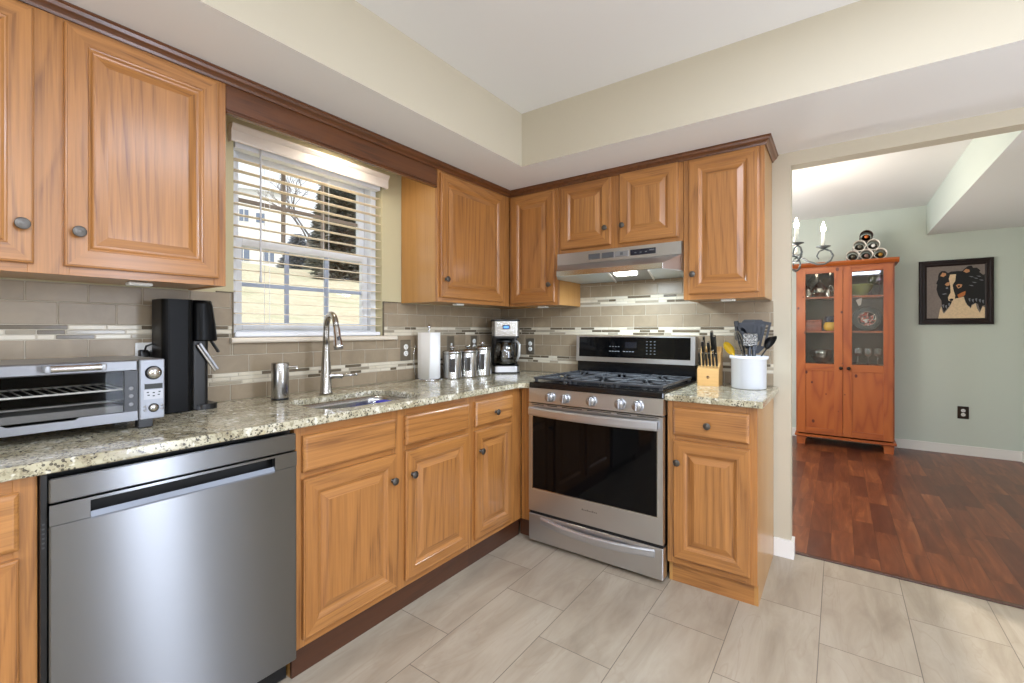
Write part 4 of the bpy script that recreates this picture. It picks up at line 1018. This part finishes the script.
def turner(w0, w1, hl, slots=0):
    def f(b, L):
        if b is None: return L-hl+0.005
        z0 = L-hl
        if not slots:
            b.prism([(-w0/2, z0), (w0/2, z0), (w1/2, z0+hl*0.35), (w1/2, L-0.012), (w1/2-0.012, L), (-w1/2+0.012, L), (-w1/2, L-0.012), (-w1/2, z0+hl*0.35)], 'y', -0.002, 0.002)
        else:
            b.prism([(-w0/2, z0), (w0/2, z0), (w1/2, z0+hl*0.25), (-w1/2, z0+hl*0.25)], 'y', -0.002, 0.002)
            n = slots+1; sw = w1/(2*n-1)
            for i in range(n): b.box(-w1/2+2*i*sw, -w1/2+(2*i+1)*sw, -0.002, 0.002, z0+hl*0.25, L-0.016)
            b.box(-w1/2, w1/2, -0.002, 0.002, L-0.016, L)
    return f
def spoon(w, hl, depth=0.016):
    def f(b, L):
        if b is None: return L-hl+0.008
        z0 = L-hl; n = 14; rows = []
        for k in range(5):
            s_ = k/4
            rows.append([b.b.verts.new((w/2*s_*math.cos(2*PI*i/n), depth*(1-s_*s_), z0+hl/2+hl/2*s_*math.sin(2*PI*i/n))) for i in range(n)] if k else [b.b.verts.new((0, depth, z0+hl/2))])
        for k in range(4):
            for i in range(n):
                j = (i+1) % n
                f_ = b.b.faces.new((rows[0][0], rows[1][i], rows[1][j])) if k == 0 else b.b.faces.new((rows[k][i], rows[k][j], rows[k+1][j], rows[k+1][i]))
                f_.smooth = True
        r = bmesh.ops.solidify(b.b, geom=list(b.b.faces), thickness=0.003)
    return f
def block_head(w, h):
    def f(b, L):
        if b is None: return L-h
        b.box(-w/2, w/2, -0.011, 0.011, L-h, L, 0, 0.004)
    return f
def loops(w, h):
    def f(b, L):
        if b is None: return L-h+0.01
        for k in range(5):
            a = PI*k/5; pts = []
            for i in range(17):
                t = PI*i/16; rr = w/2*math.sin(t)**0.7 if 0 < i < 16 else 0
                s_ = -1 if i < 8 else 1
                pts.append((math.cos(a)*w/2*math.sin(2*t-PI/2 if False else (t-PI/2)), math.sin(a)*w/2*math.sin(t-PI/2), L-h+h*math.sin(t)**0.6 if 0 < i < 16 else L-h))
            b.tube(pts, 0.0012, 5)
    return f
def tongs(b, L):
    if b is None: return L*0.55
    for s_ in (-1, 1): b.prism([(s_*0.004, L*0.5), (s_*0.016, L*0.8), (s_*0.010, L), (s_*0.001, L), (s_*0.006, L*0.8), (s_*0.000, L*0.5)], 'y', -0.010, 0.010)
    b.box(-0.012, 0.012, -0.012, 0.012, L-0.035, L, 0, 0.004)
utensil('turner', 'wide slate nylon turner at the back centre of the white crock', (0.0, 0.010), (-0.012, 0.045, 0.345), YAW, [slate], turner(0.03, 0.120, 0.140))
utensil('pancake_turner', 'black turner with squared top showing behind the slate one', (0.015, 0.02), (0.010, 0.072, 0.360), YAW, [nyl], turner(0.03, 0.105, 0.120))
utensil('tongs', 'black kitchen tongs standing at the left of the white crock', (0.0, -0.005), (-0.062, 0.010, 0.352), YAW, [nyl], tongs)
utensil('whisk', 'wire whisk leaning left in the white crock beside the tongs', (0.010, -0.020), (-0.058, -0.010, 0.300), YAW, [tan_w], loops(0.045, 0.12), r=0.005)
utensil('spoonula', 'yellow spoon leaning over the left rim of the white crock', (0.035, 0.0), (-0.115, -0.010, 0.240), YAW+0.3, [yel], spoon(0.045, 0.080, 0.010))
utensil('meat_mallet', 'square dimpled steel mallet head at the front of the white crock', (0.0, 0.01), (0.016, -0.050, 0.286), YAW, [grey_s, mesh_st], block_head(0.066, 0.066), r=0.008)
utensil('slotted_turner', 'slate slotted turner with long tines at the right of the white crock', (-0.005, 0.0), (0.072, -0.030, 0.350), YAW, [slate], turner(0.025, 0.074, 0.170, 3))
utensil('spatula', 'grey silicone spatula handle between mallet and slotted turner', (0.015, -0.02), (0.036, -0.045, 0.230), YAW, [grey_s], turner(0.016, 0.018, 0.03))
utensil('serving_spoon', 'slate serving spoon at the left behind the whisk in the white crock', (0.0, 0.0), (-0.040, 0.025, 0.318), YAW, [slate], spoon(0.05, 0.085))
utensil('ladle', 'black ladle leaning out over the right rim of the white crock', (-0.04, 0.0), (0.128, -0.020, 0.275), YAW+1.1, [nyl], spoon(0.075, 0.085, 0.030))

# ================================================================== DINING ROOM
# chandelier (its hanging stem is hidden behind the kitchen wall)
CHX, CHY = 1.679, 1.317
ch = thing('chandelier', 'grey wrought-iron candle chandelier in the dining room, beyond the doorway', 'chandelier', (CHX, CHY, 0))
zinc = Mat('grey_iron', (104, 108, 108), 0.45, metal=0.6).m
b = MB(); b.lathe([(0, 1.60), (0.012, 1.61), (0.022, 1.64), (0.012, 1.67), (0.034, 1.71), (0.038, 1.76), (0.020, 1.82), (0.010, 1.86), (0.008, 2.30), (0.006, ZC-0.03), (0.055, ZC-0.02), (0.06, ZC-0.001), (0, ZC-0.001)], seg=20); b.build('stem', zinc, ch)
candle_m = Mat('white_candle_sleeve', (244, 240, 230), 0.4).m
for k in range(6):
    a = math.radians(-4.4+60*k) if k != 1 else math.radians(62.5)
    if k == 5: a = math.radians(-54.7)
    ca_, sa_ = math.cos(a), math.sin(a)
    def pl(r, z): return (r*ca_, r*sa_, z)
    pts = [pl(0.03, 1.77), pl(0.09, 1.825), pl(0.15, 1.84), pl(0.21, 1.815), pl(0.27, 1.765), pl(0.33, 1.738), pl(0.375, 1.738), pl(0.41, 1.76), pl(0.425, 1.795), pl(0.41, 1.83), pl(0.375, 1.848), pl(0.34, 1.835), pl(0.325, 1.80), pl(0.338, 1.775)]
    b = MB(); b.tube(pts, [0.0075]*9+[0.007, 0.0065, 0.006, 0.005, 0.004], 8)
    b.lathe([(0, 1.852), (0.012, 1.852), (0.046, 1.866), (0.047, 1.869), (0.012, 1.864), (0.0, 1.864)], (0.365*ca_, 0.365*sa_, 0), seg=20)
    b.xf(Matrix.Translation((0, 0, -0.033))); arm = b.build('arm', zinc, ch)
    b = MB(); b.lathe([(0, 1.833), (0.0125, 1.833), (0.0125, 1.938), (0.010, 1.941), (0, 1.941)], (0.365*ca_, 0.365*sa_, 0), seg=16); b.build('candle_sleeve', candle_m, arm)
    b = MB(); b.lathe([(0, 1.941), (0.010, 1.943), (0.0165, 1.960), (0.0165, 1.973), (0.010, 1.996), (0.003, 2.018), (0, 2.022)], (0.365*ca_, 0.365*sa_, 0), seg=16); b.build('bulb', bulb_m, arm)
    lamp('chandelier_lamp', 'POINT', (CHX+0.365*ca_, CHY+0.365*sa_, 2.045), 2.8, (1.0, 0.86, 0.70), radius=0.02)
# --- hutch: local x = width, front at y=0 facing -y
HX, HY = 1.768, 2.90
hu = thing('china_cabinet', 'orange pine china cabinet with two glazed doors against the sage wall', 'cabinet', (HX, HY, 0))
hw_, hd2 = 0.808, 0.36
b = MB(); b.box(0, 0.022, 0.02, hd2, 0.115, 1.868, 0); b.box(hw_-0.022, hw_, 0.02, hd2, 0.115, 1.868, 0)
b.box(0.022, hw_-0.022, 0.02, hd2, 0.125, 0.145, 1); b.box(0.022, hw_-0.022, 0.02, hd2, 1.848, 1.868, 1); b.build('carcass', [pine_z, pine_x], hu)
b = MB(); b.box(0.022, hw_-0.022, hd2-0.01, hd2, 0.145, 1.848); b.build('back_panel', Mat('dark_back_panel', (104, 92, 78), 0.6).m, hu)
b = MB()
for x in (0, hw_-0.012): b.box(x, x+0.012, 0.0, 0.02, 0.125, 1.868, 0)
b.box(0.012, hw_-0.012, 0.004, 0.02, 1.856, 1.868, 1); b.build('front_posts', [pine_z, pine_x], hu)
b = MB(); b.prism([(-0.01, 1.868), (-0.035, 1.895), (-0.04, 1.912), (hd2, 1.912), (hd2, 1.868)], 'x', -0.034, hw_+0.034); b.build('crown', pine_x, hu)
b = MB(); b.box(-0.012, hw_+0.016, -0.014, hd2, 0.088, 0.115, 0, 0.004); b.build('plinth_moulding', pine_x, hu)
for x in (0.0, hw_-0.085):
    for y in (0.005, hd2-0.06):
        b = MB(); b.prism([(x, 0.088), (x+0.085, 0.088), (x+0.078, 0.0045), (x+0.007, 0.0045)], 'y', y, y+0.05); b.build('foot', pine_z, hu)
SHZ = (0.845, 1.193, 1.550)
for z in SHZ: b = MB(); b.box(0.0225, hw_-0.0225, 0.03, hd2-0.011, z-0.009, z+0.009); b.build('shelf', pine_x, hu)
def hutch_door(x0, x1, kx):
    W_ = x1-x0; z0, z1 = 0.130, 1.854; st = 0.072
    b = MB(); b.box(0, st, -0.022, -0.001, z0, z1, 0, 0.002); b.box(W_-st, W_, -0.022, -0.001, z0, z1, 0, 0.002)
    for a, c in ((z0, z0+0.062), (0.790, 0.862), (z1-0.055, z1)): b.box(st, W_-st, -0.0215, -0.001, a, c, 1, 0.001)
    dr = b.build('door', [pine_z, pine_x], hu, (x0, 0, 0))
    b = MB(); b.box(st-0.003, W_-st+0.003, -0.014, -0.006, z0+0.06, 0.792, 0); b.build('lower_panel', pine_z, dr)
    b = MB(); b.box(st-0.003, W_-st+0.003, -0.012, -0.009, 0.860, z1-0.053); b.build('pane', hutch_glass, dr)
    b = MB(); b.lathe([(0.012, 0), (0.006, 0.006), (0.006, 0.016), (0.016, 0.022), (0.017, 0.028), (0.010, 0.034), (0, 0.035)], (kx-x0, -0.022, 0.824), (0, -1, 0), 18); b.build('knob', bronze, dr)
hutch_door(0.0125, 0.4025, 0.386); hutch_door(0.4055, hw_-0.0125, 0.452)
silver = Mat('silverware', (200, 194, 184), 0.16, metal=1.0).m
def on(x, y, z): return (HX+x, HY+y, z)
z3, z2, z1_ = SHZ[2]+0.0093, SHZ[1]+0.0093, SHZ[0]+0.0093
tp = thing('teapot', 'silver teapot on the top left shelf of the china cabinet', 'teapot', on(0.205, 0.16, z3), -0.3)
b = MB(); b.lathe([(0, 0), (0.045, 0), (0.040, 0.010), (0.055, 0.02), (0.078, 0.06), (0.074, 0.095), (0.048, 0.125), (0.042, 0.135), (0.035, 0.150), (0.015, 0.165), (0.010, 0.172), (0.014, 0.184), (0, 0.194)], seg=28); b.tube([(-0.07, 0, 0.055), (-0.10, 0, 0.075), (-0.115, 0, 0.115), (-0.13, 0, 0.135)], [0.016, 0.013, 0.010, 0.008], 10); b.build('body', silver, tp)
b = MB(); b.tube([(0.070, 0, 0.095), (0.10, 0, 0.125), (0.122, 0, 0.10), (0.115, 0, 0.05), (0.076, 0, 0.04)], 0.006, 8); b.build('handle', silver, tp)
def pot(name, label, loc, s_):
    t = thing(name, label, 'tableware', loc)
    b = MB(); b.lathe([(0, 0), (0.03*s_, 0), (0.026*s_, 0.008*s_), (0.042*s_, 0.035*s_), (0.040*s_, 0.055*s_), (0.024*s_, 0.075*s_), (0.030*s_, 0.095*s_), (0.028*s_, 0.095*s_), (0.02*s_, 0.075*s_), (0, 0.07*s_)], seg=22); b.build('body', silver, t)
    b = MB(); b.tube([(0.030*s_, 0, 0.085*s_), (0.055*s_, 0, 0.075*s_), (0.052*s_, 0, 0.04*s_), (0.04*s_, 0, 0.03*s_)], 0.004, 8); b.build('handle', silver, t)
pot('creamer', 'small silver creamer at the left end of the china cabinet top shelf', on(0.105, 0.08, z3), 1.0)
pot('sugar_bowl', 'small silver sugar bowl in front of the teapot', on(0.285, 0.07, z3), 0.85)
b = MB(); b.lathe([(0.132, 0), (0.136, 0.004), (0.09, -0.004), (0, -0.004)], (0, 0, 0), (0, -1, 0.25), 32); 
o = tag(b.build('platter', Mat('pewter_platter', (120, 112, 100), 0.35, metal=0.7).m, None, on(0.215, 0.285, z3+0.136)), 'round dark metal platter leaning behind the silver teapot', 'platter')
md = o.modifiers.new('t', 'SOLIDIFY'); md.thickness = 0.003
t = thing('wooden_box', 'orange-red wooden box on the middle left shelf of the china cabinet', 'box', on(0.150, 0.16, z2), 0.0)
redw = wood('red_box_wood', 'x', (182, 82, 44), (168, 70, 36), (110, 40, 20))
b = MB(); b.box(-0.072, 0.072, -0.06, 0.06, 0, 0.095, 0, 0.003); b.build('body', redw, t)
b = MB(); b.box(-0.074, 0.074, -0.062, 0.062, 0.0955, 0.118, 0, 0.004); b.build('lid', redw, t)
b = MB(); b.lathe([(0, 0), (0.006, 0), (0.006, 0.01), (0, 0.012)], (0, -0.062, 0.093), (0, -1, 0), 10); b.build('clasp', bronze, t)
t = thing('jug', 'round yellow pottery jug with dark top on the middle left shelf', 'jug', on(0.300, 0.11, z2), 0.2)
b = MB(); b.lathe([(0, 0), (0.040, 0), (0.058, 0.02), (0.064, 0.05), (0.056, 0.078), (0.046, 0.09)], seg=26); b.build('body', Mat('yellow_glaze', (222, 176, 40), 0.2, coat=0.4).m, t)
b = MB(); b.lathe([(0.046, 0.09), (0.054, 0.10), (0.056, 0.13), (0.050, 0.155), (0.045, 0.155), (0.045, 0.10), (0, 0.095)], seg=26); b.build('collar', Mat('navy_glaze', (34, 36, 58), 0.2, coat=0.4).m, t)
b = MB(); b.tube([(0.05, 0, 0.145), (0.085, 0, 0.13), (0.085, 0, 0.07), (0.06, 0, 0.045)], 0.007, 8); b.build('handle', Mat('navy_glaze_handle', (34, 36, 58), 0.2).m, t)
def glassbowl(name, label, loc, prof, m):
    b = MB(); b.lathe(prof, seg=26); o = b.build(name, m, None, loc); tag(o, label, 'glassware'); md = o.modifiers.new('t', 'SOLIDIFY'); md.thickness = 0.003; return o
glassbowl('glass_bowl', 'clear glass bowl on the lower left shelf behind the glazed door', on(0.22, 0.16, z1_), [(0.03, 0), (0.05, 0.004), (0.095, 0.06), (0.108, 0.12), (0.108, 0.15)], ware_glass)
glassbowl('green_bowl', 'olive green bowl on the top right shelf of the china cabinet', on(0.545, 0.15, z3), [(0, 0.002), (0.05, 0.002), (0.06, 0.01), (0.095, 0.06), (0.115, 0.105), (0.118, 0.118)], Mat('olive_glaze', (122, 128, 62), 0.25, coat=0.3).m)
def stem(label, loc, h, r, m):
    t = thing('wine_glass', label, 'glassware', loc, 0, 'stemmed glasses in the china cabinet')
    b = MB(); b.lathe([(0.0, 0.001), (r*0.85, 0.001), (r*0.8, 0.004), (0.005, 0.008), (0.004, h*0.48), (0.006, h*0.5)], seg=20); b.build('stem', m, t)
    b = MB(); b.lathe([(0.004, h*0.5), (r*0.8, h*0.60), (r, h*0.75), (r*0.85, h)], seg=20); b.build('bowl', m, t)
purple = thin_glass('violet_glass', (0.55, 0.42, 0.72), 0.2); greeng = thin_glass('green_glass', (0.55, 0.72, 0.5), 0.2)
stem('violet wine glass at the right end of the top shelf of the china cabinet', on(0.700, 0.13, z3), 0.20, 0.036, purple)
stem('green-tinted wine glass behind the green bowl on the top shelf', on(0.655, 0.23, z3), 0.21, 0.038, greeng)
for i, (x, y) in enumerate(((0.53, 0.16), (0.61, 0.11), (0.69, 0.17))):
    stem(('left', 'middle', 'right')[i]+' clear stemmed glass on the lower right shelf of the china cabinet', on(x, y, z1_), 0.17, 0.038, ware_glass)
t = thing('decorative_plate', 'dark decorative plate with red and white centre standing on the middle right shelf', 'plate', on(0.605, 0.22, z2+0.125))
M_ax = (0, -1, 0.22)
b = MB(); b.lathe([(0, -0.004), (0.08, -0.004), (0.122, 0.010), (0.125, 0.013), (0.122, 0.014), (0.078, 0.002), (0, 0.002)], (0, 0, 0), M_ax, 36); b.build('rim', Mat('black_lacquer', (24, 22, 22), 0.15, coat=0.5).m, t)
dec = Mat('plate_pattern', (200, 190, 180), 0.2, coat=0.4)
cn = dec.noise(dec.coords((1, 1, 1)), 26, 2, 0.5, 0.8)
dec.color(dec.ramp(cn, [(0.40, (30, 26, 26)), (0.46, (190, 60, 34)), (0.54, (214, 205, 195)), (0.64, (40, 34, 34))], 'CONSTANT'))
b = MB(); b.lathe([(0.072, 0.0024), (0.070, 0.0040), (0, 0.0040)], (0, 0, 0), M_ax, 32); b.build('centre', dec.m, t)
b = MB(); b.lathe([(0.077, 0.0022), (0.077, 0.005), (0.071, 0.005), (0.071, 0.0025)], (0, 0, 0), M_ax, 32); b.build('inner_ring', silver, t)
t = thing('plate_stand', 'small dark plate stand under the decorative plate', 'stand', on(0.605, 0.19, z2))
b = MB()
for x in (-0.05, 0.05): b.tube([(x, -0.045, 0.022), (x, -0.05, 0.004), (x, 0.0, 0.004), (x, 0.09, 0.004), (x, 0.11, 0.10)], 0.004, 8)
b.cyl((-0.05, 0.02, 0.004), (0.05, 0.02, 0.004), 0.0035, seg=8); b.build('wire_frame', bronze, t)
b = MB(); b.prism([(-0.026, 0.03), (0.026, 0.055), (0.020, -0.02), (0.0, -0.03)], 'y', -0.0015, 0.0015); 
tag(b.build('tag_card', Mat('white_card', (226, 216, 206), 0.7).m, None, on(0.535, 0.10, 1.487), (0.15, 0, 0.2)), 'small white card hanging from the shelf above the decorative plate', 'card')
b = MB(); b.cyl((0, 0, -0.01), (0, 0, 0.035), 0.0008, seg=5)
b.build('string', white_pl, bpy.data.objects['tag_card'], (0.008, 0, 0.03))
# wine rack of tubes, and bottles
RXC, RZ0 = 2.362, 1.9125; RR = 0.0545
wr = thing('wine_rack', 'pyramid wine rack of six metal tubes on top of the china cabinet', 'wine rack', (RXC, 2.925, RZ0))
spots = [(-2*RR, RR), (0, RR), (2*RR, RR), (-RR, RR*(1+math.sqrt(3))), (RR, RR*(1+math.sqrt(3))), (0, RR*(1+2*math.sqrt(3))-0.001)]
brushed = Mat('pale_tube', (226, 216, 204), 0.35, metal=0.15).m
for i, (x, z) in enumerate(spots):
    b = MB(); b.lathe([(RR-0.0004, 0), (RR-0.0004, 0.20), (RR-0.006, 0.20), (RR-0.006, 0), (RR-0.0004, 0)], (x, 0, z), (0, 1, 0), 32); b.build('tube', brushed if i < 5 else Mat('dark_tube', (66, 44, 34), 0.4, metal=0.5).m, wr)
names = ['lower left', 'lower middle', 'lower right', 'upper left', 'upper right', 'topmost']
caps = [(96, 92, 78), (150, 120, 110), (176, 130, 52), (120, 114, 100), (222, 220, 214), (196, 104, 40)]
gl = Mat('dark_bottle_glass', (30, 24, 18), 0.1, coat=0.4).m
for i, (x, z) in enumerate(spots):
    t = thing('wine_bottle', 'wine bottle lying in the %s tube of the rack, %s end showing' % (names[i], ['olive', 'pinkish', 'gold', 'grey', 'white', 'orange'][i]), 'bottle', (RXC+x, 2.955, RZ0+z-RR+0.0067+0.0375), 0, 'wine bottles in the tube rack')
    b = MB(); b.lathe([(0, 0.26), (0.036, 0.26), (0.0375, 0.255), (0.0375, 0.10), (0.030, 0.075), (0.0155, 0.055), (0.0145, 0.03)], (0, -0.03, 0), (0, 1, 0), 22); b.build('body', gl, t)
    b = MB(); b.lathe([(0.0155, 0.03), (0.0165, 0.005), (0.0155, 0.0), (0, 0.0)], (0, -0.03, 0), (0, 1, 0), 18); b.build('capsule', Mat('capsule_'+['olive', 'pink', 'gold', 'grey', 'white', 'orange'][i], caps[i], 0.3, metal=0.3).m, t)
# --- framed dog painting
PX0, PX1, PZ0, PZ1 = 2.793, 3.322, 1.266, 1.897
pf = thing('framed_picture', 'dark-framed painting of a black and white dog on the sage wall', 'picture', (PX0, 3.2985, PZ0))
fw_, fh_ = PX1-PX0, PZ1-PZ0
b = MB(); rows = []
for ins, t in [(0, 0), (0, 0.022), (0.006, 0.030), (0.022, 0.030), (0.030, 0.024), (0.044, 0.024), (0.050, 0.018), (0.060, 0.012)]:
    rows.append([b.b.verts.new((x, -t, z)) for x, z in ((ins, ins), (fw_-ins, ins), (fw_-ins, fh_-ins), (ins, fh_-ins))])
for k in range(len(rows)-1):
    for i in range(4): b.b.faces.new((rows[k][i], rows[k][(i+1) % 4], rows[k+1][(i+1) % 4], rows[k+1][i]))
b.b.faces.new(rows[0][::-1])
b.build('frame', Mat('espresso_frame', (30, 17, 15), 0.4, spec=0.3).m, pf)
b = MB()
u0, u1, v0, v1 = 0.058, fw_-0.058, 0.056, fh_-0.056
def dp(pts, mi, lay):
    b.poly([(u0+(X-180)/398*(u1-u0), -0.0115-0.00035*lay, v0+(536-Y)/364*(v1-v0)) for X, Y in [(min(max(p[0], 180), 578), min(max(p[1], 172), 536)) for p in pts]], mi)
dp([(180, 172), (578, 172), (578, 536), (180, 536)], 0, 0)
dp([(268, 222), (285, 207), (310, 207), (330, 222), (352, 213), (400, 212), (428, 214), (440, 200), (466, 182), (490, 180), (500, 196), (524, 196), (548, 216), (540, 226), (566, 246), (578, 240), (578, 448), (560, 452), (545, 488), (532, 440), (515, 432), (490, 442), (486, 462), (458, 440), (440, 396), (400, 404), (362, 424), (338, 452), (302, 492), (288, 452), (284, 410), (262, 372), (250, 330), (256, 300), (248, 290), (262, 262), (262, 240)], 1, 1)
dp([(262, 536), (276, 470), (284, 452), (292, 486), (302, 500), (322, 478), (345, 448), (366, 402), (438, 388), (448, 424), (462, 446), (484, 468), (492, 448), (516, 434), (526, 470), (543, 498), (562, 456), (578, 462), (578, 536)], 2, 2)
dp([(344, 234), (386, 232), (380, 278), (362, 306), (370, 346), (380, 378), (376, 414), (352, 418), (334, 412), (330, 390), (348, 356), (346, 306), (336, 262)], 2, 3)
dp([(276, 240), (292, 218), (316, 222), (318, 236), (298, 248)], 3, 2); dp([(434, 216), (452, 200), (474, 206), (478, 220), (456, 228)], 3, 2)
dp([(308, 300), (322, 288), (342, 284), (342, 306), (322, 312)], 3, 3); dp([(384, 308), (404, 300), (428, 306), (422, 322), (400, 332)], 3, 3)
dp([(394, 374), (426, 358), (450, 350), (446, 376), (430, 388), (404, 396)], 4, 4); dp([(338, 404), (352, 398), (368, 400), (364, 412), (350, 418)], 1, 5)
dp([(396, 312), (410, 308), (414, 318), (402, 324)], 1, 4); dp([(314, 322), (328, 318), (332, 330), (318, 332)], 5, 3); dp([(286, 366), (312, 360), (326, 366), (300, 370)], 5, 3)
for X, Y in ((468, 402), (490, 408), (512, 404), (536, 410), (556, 416), (290, 440), (310, 446), (330, 432)): dp([(X, Y), (X+14, Y-4), (X+12, Y+22), (X+4, Y+12)], 5, 3)
for X, Y in ((470, 250), (500, 262), (520, 250), (536, 276), (490, 290), (470, 310)): dp([(X, Y), (X+24, Y+2), (X+34, Y+8), (X+18, Y+8)], 5, 3)
def art(n, c): 
    m = Mat(n, c, 0.7); m.color(m.mix(m.ramp(m.noise(m.coords((1, 1, 1)), 60, 4, 0.6), [(0.4, 0.0), (0.7, 0.35)]), c, tuple(int(x*0.75) for x in c))); return m.m
b.build('painting', [art('art_taupe', (134, 122, 116)), art('art_black', (20, 18, 20)), art('art_cream', (232, 204, 166)), art('art_tan', (206, 148, 104)), art('art_orange', (196, 118, 62)), art('art_bluegrey', (124, 124, 132))], pf)
outlet((3.116, 3.2995, 0.412), 0, 'bronze-plated wall outlet low on the sage dining room wall', bronze, 0.08, 0.12)

# ================================================================== OUTSIDE THE KITCHEN WINDOW
lawn = Mat('winter_lawn', (190, 182, 150), 0.95)
lv = lawn.coords((1, 1, 1)); ln = lawn.noise(lv, 0.55, 5, 0.65)
lawn.color(lawn.mix(lawn.ramp(lawn.noise(lv, 7, 4, 0.7), [(0.40, 0.0), (0.7, 0.6)]), lawn.ramp(ln, [(0.34, (182, 180, 148)), (0.52, (212, 202, 176)), (0.68, (206, 186, 160))]), (158, 154, 124)))
b = MB(); n = 40
def gz(x, y): return 0.42+0.187*max(0, -x-0.4) if -x < 24 else 0.42+0.187*23.6+0.125*(-x-24)
xs = [-0.3-0.6*i for i in range(41)]+[-30, -45, -70]; ys = [-8+1.2*i for i in range(46)]
V = {}
for i, x in enumerate(xs):
    for j, y in enumerate(ys): V[i, j] = b.b.verts.new((x, y, gz(x, y)+0.05*math.sin(x*1.3+y)+0.04*math.sin(y*2.1)))
for i in range(len(xs)-1):
    for j in range(len(ys)-1): b.b.faces.new((V[i, j], V[i, j+1], V[i+1, j+1], V[i+1, j])).smooth = True
struct(b.build('ground_lawn', lawn.m))
# white house up the slope
def house(name, label, x, y, rz, w, d, h, wallc, roofc, wins):
    t = thing(name, label, 'house', (x, y, gz(x, y)-0.4), rz)
    b = MB(); b.box(-w/2, w/2, 0, d, 0, h); b.build('walls', Mat(name+'_siding', wallc, 0.8).m, t)
    b = MB(); b.prism([(-0.35, h), (d/2, h+d*0.32), (d+0.35, h), (d+0.35, h-0.12), (-0.35, h-0.12)], 'x', -w/2-0.3, w/2+0.3); b.build('roof', Mat(name+'_roof', roofc, 0.8).m, t)
    for wx, wz, ww, wh in wins:
        b = MB(); b.box(wx-ww/2-0.08, wx+ww/2+0.08, -0.06, 0.0, wz-0.08, wz+wh+0.08); f = b.build('window', trim_white, t)
        b = MB(); b.box(wx-ww/2, wx+ww/2, -0.075, -0.061, wz, wz+wh); b.box(wx-0.03, wx+0.03, -0.085, -0.0751, wz, wz+wh, 1); b.build('pane', [Mat('house_glass', (112, 124, 146), 0.15).m, trim_white], f)
def dir_at(px, dist):
    f = Vector((-math.sin(0.6222), math.cos(0.6222))); r = Vector((math.cos(0.6222), math.sin(0.6222)))
    v = f+r*((px-512)/455.3); return 2.136+v.x*dist, -2.828+v.y*dist
hx, hy = dir_at(232, 42)
house('white_house', 'white two-storey house up the slope outside the kitchen window', hx, hy, 1.12, 8.6, 8, 7.6, (234, 233, 232), (206, 208, 214),
      [(0.95, 4.5, 0.75, 1.1), (2.3, 4.5, 0.75, 0.9), (-0.8, 4.5, 0.75, 1.1), (0.9, 0.8, 1.0, 1.6), (3.0, 0.8, 0.9, 1.3), (-1.6, 0.8, 1.0, 1.6)])
def conifer(label, x, y, H, R, seed, c):
    rr = random.Random(seed)
    t = thing('evergreen_tree', label, 'tree', (x, y, gz(x, y)-0.1), 0, 'evergreen trees beyond the lawn')
    b = MB(); b.lathe([(0.18, 0), (0.12, H*0.5), (0.02, H*0.97)], seg=8); b.build('trunk', Mat('bark', (86, 70, 56), 0.9).m if not bpy.data.materials.get('bark') else bpy.data.materials['bark'], t)
    b = MB()
    for i in range(4200):
        s_ = rr.random()**0.75; z = 0.25+(1-s_)*(H-0.3); rad = R*(s_**0.8)*(0.35+0.65*rr.random()); a = rr.random()*2*PI
        p = Vector((rad*math.cos(a), rad*math.sin(a), z-0.25*rad)); L = 0.26+0.30*rr.random(); dv = Vector((math.cos(a)*0.8, math.sin(a)*0.8, -0.35+0.5*rr.random())).normalized()*L
        sd_ = dv.cross(Vector((rr.uniform(-1, 1), rr.uniform(-1, 1), 1))).normalized()*(0.07+0.08*rr.random())
        b.b.faces.new((b.b.verts.new(p-sd_), b.b.verts.new(p+dv), b.b.verts.new(p+sd_)))
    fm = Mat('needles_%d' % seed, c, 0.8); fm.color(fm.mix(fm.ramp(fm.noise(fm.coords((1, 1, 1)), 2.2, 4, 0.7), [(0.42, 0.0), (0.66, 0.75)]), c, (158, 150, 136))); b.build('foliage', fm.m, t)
def dir_at(px, dist):
    f = Vector((-math.sin(0.6222), math.cos(0.6222))); r = Vector((math.cos(0.6222), math.sin(0.6222)))
    v = f+r*((px-512)/455.3); return 2.136+v.x*dist, -2.828+v.y*dist
for px, dd, H, R, sd_, c_, lb in ((341, 22, 6.2, 1.15, 1, (72, 80, 70), 'tall dark evergreen at the right side of the window view'),
        (326, 30, 6.2, 1.1, 2, (88, 96, 92), 'dark evergreen just left of the tallest one outside the window'),
        (358, 26, 6.2, 1.3, 5, (78, 86, 76), 'broad dark evergreen at the right edge of the window view'),
        (298, 36, 3.0, 1.5, 3, (136, 146, 164), 'hazy blue-grey evergreen far off beside the white house'),  # distance haze painted into the needle colour, here and on the next tree
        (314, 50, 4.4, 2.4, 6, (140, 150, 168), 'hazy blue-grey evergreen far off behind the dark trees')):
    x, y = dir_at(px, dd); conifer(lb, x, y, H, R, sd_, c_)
def bare(label, x, y, H, seed):
    rr = random.Random(seed); t = thing('bare_tree', label, 'tree', (x, y, gz(x, y)-0.1))
    b = MB()
    def br(p, d, L, r, k):
        q = p+d*L; b.tube([p, (p+q)/2+Vector((rr.uniform(-1, 1), rr.uniform(-1, 1), 0))*L*0.05, q], [r, r*0.85, r*0.7], 5)
        if k == 0: return
        for _ in range(3):
            nd = (d+Vector((rr.uniform(-0.8, 0.8), rr.uniform(-0.8, 0.8), rr.uniform(-0.1, 0.5)))).normalized(); br(p+d*L*rr.uniform(0.6, 1.0), nd, L*0.7, r*0.62, k-1)
    br(Vector((0, 0, 0)), Vector((0, 0, 1)), H*0.35, 0.11, 5); b.build('branches', Mat('bare_bark', (126, 118, 116), 0.9).m, t)
bare('leafless tree with fine grey branches left of the dark evergreens', *dir_at(309, 31), 7.6, 4)
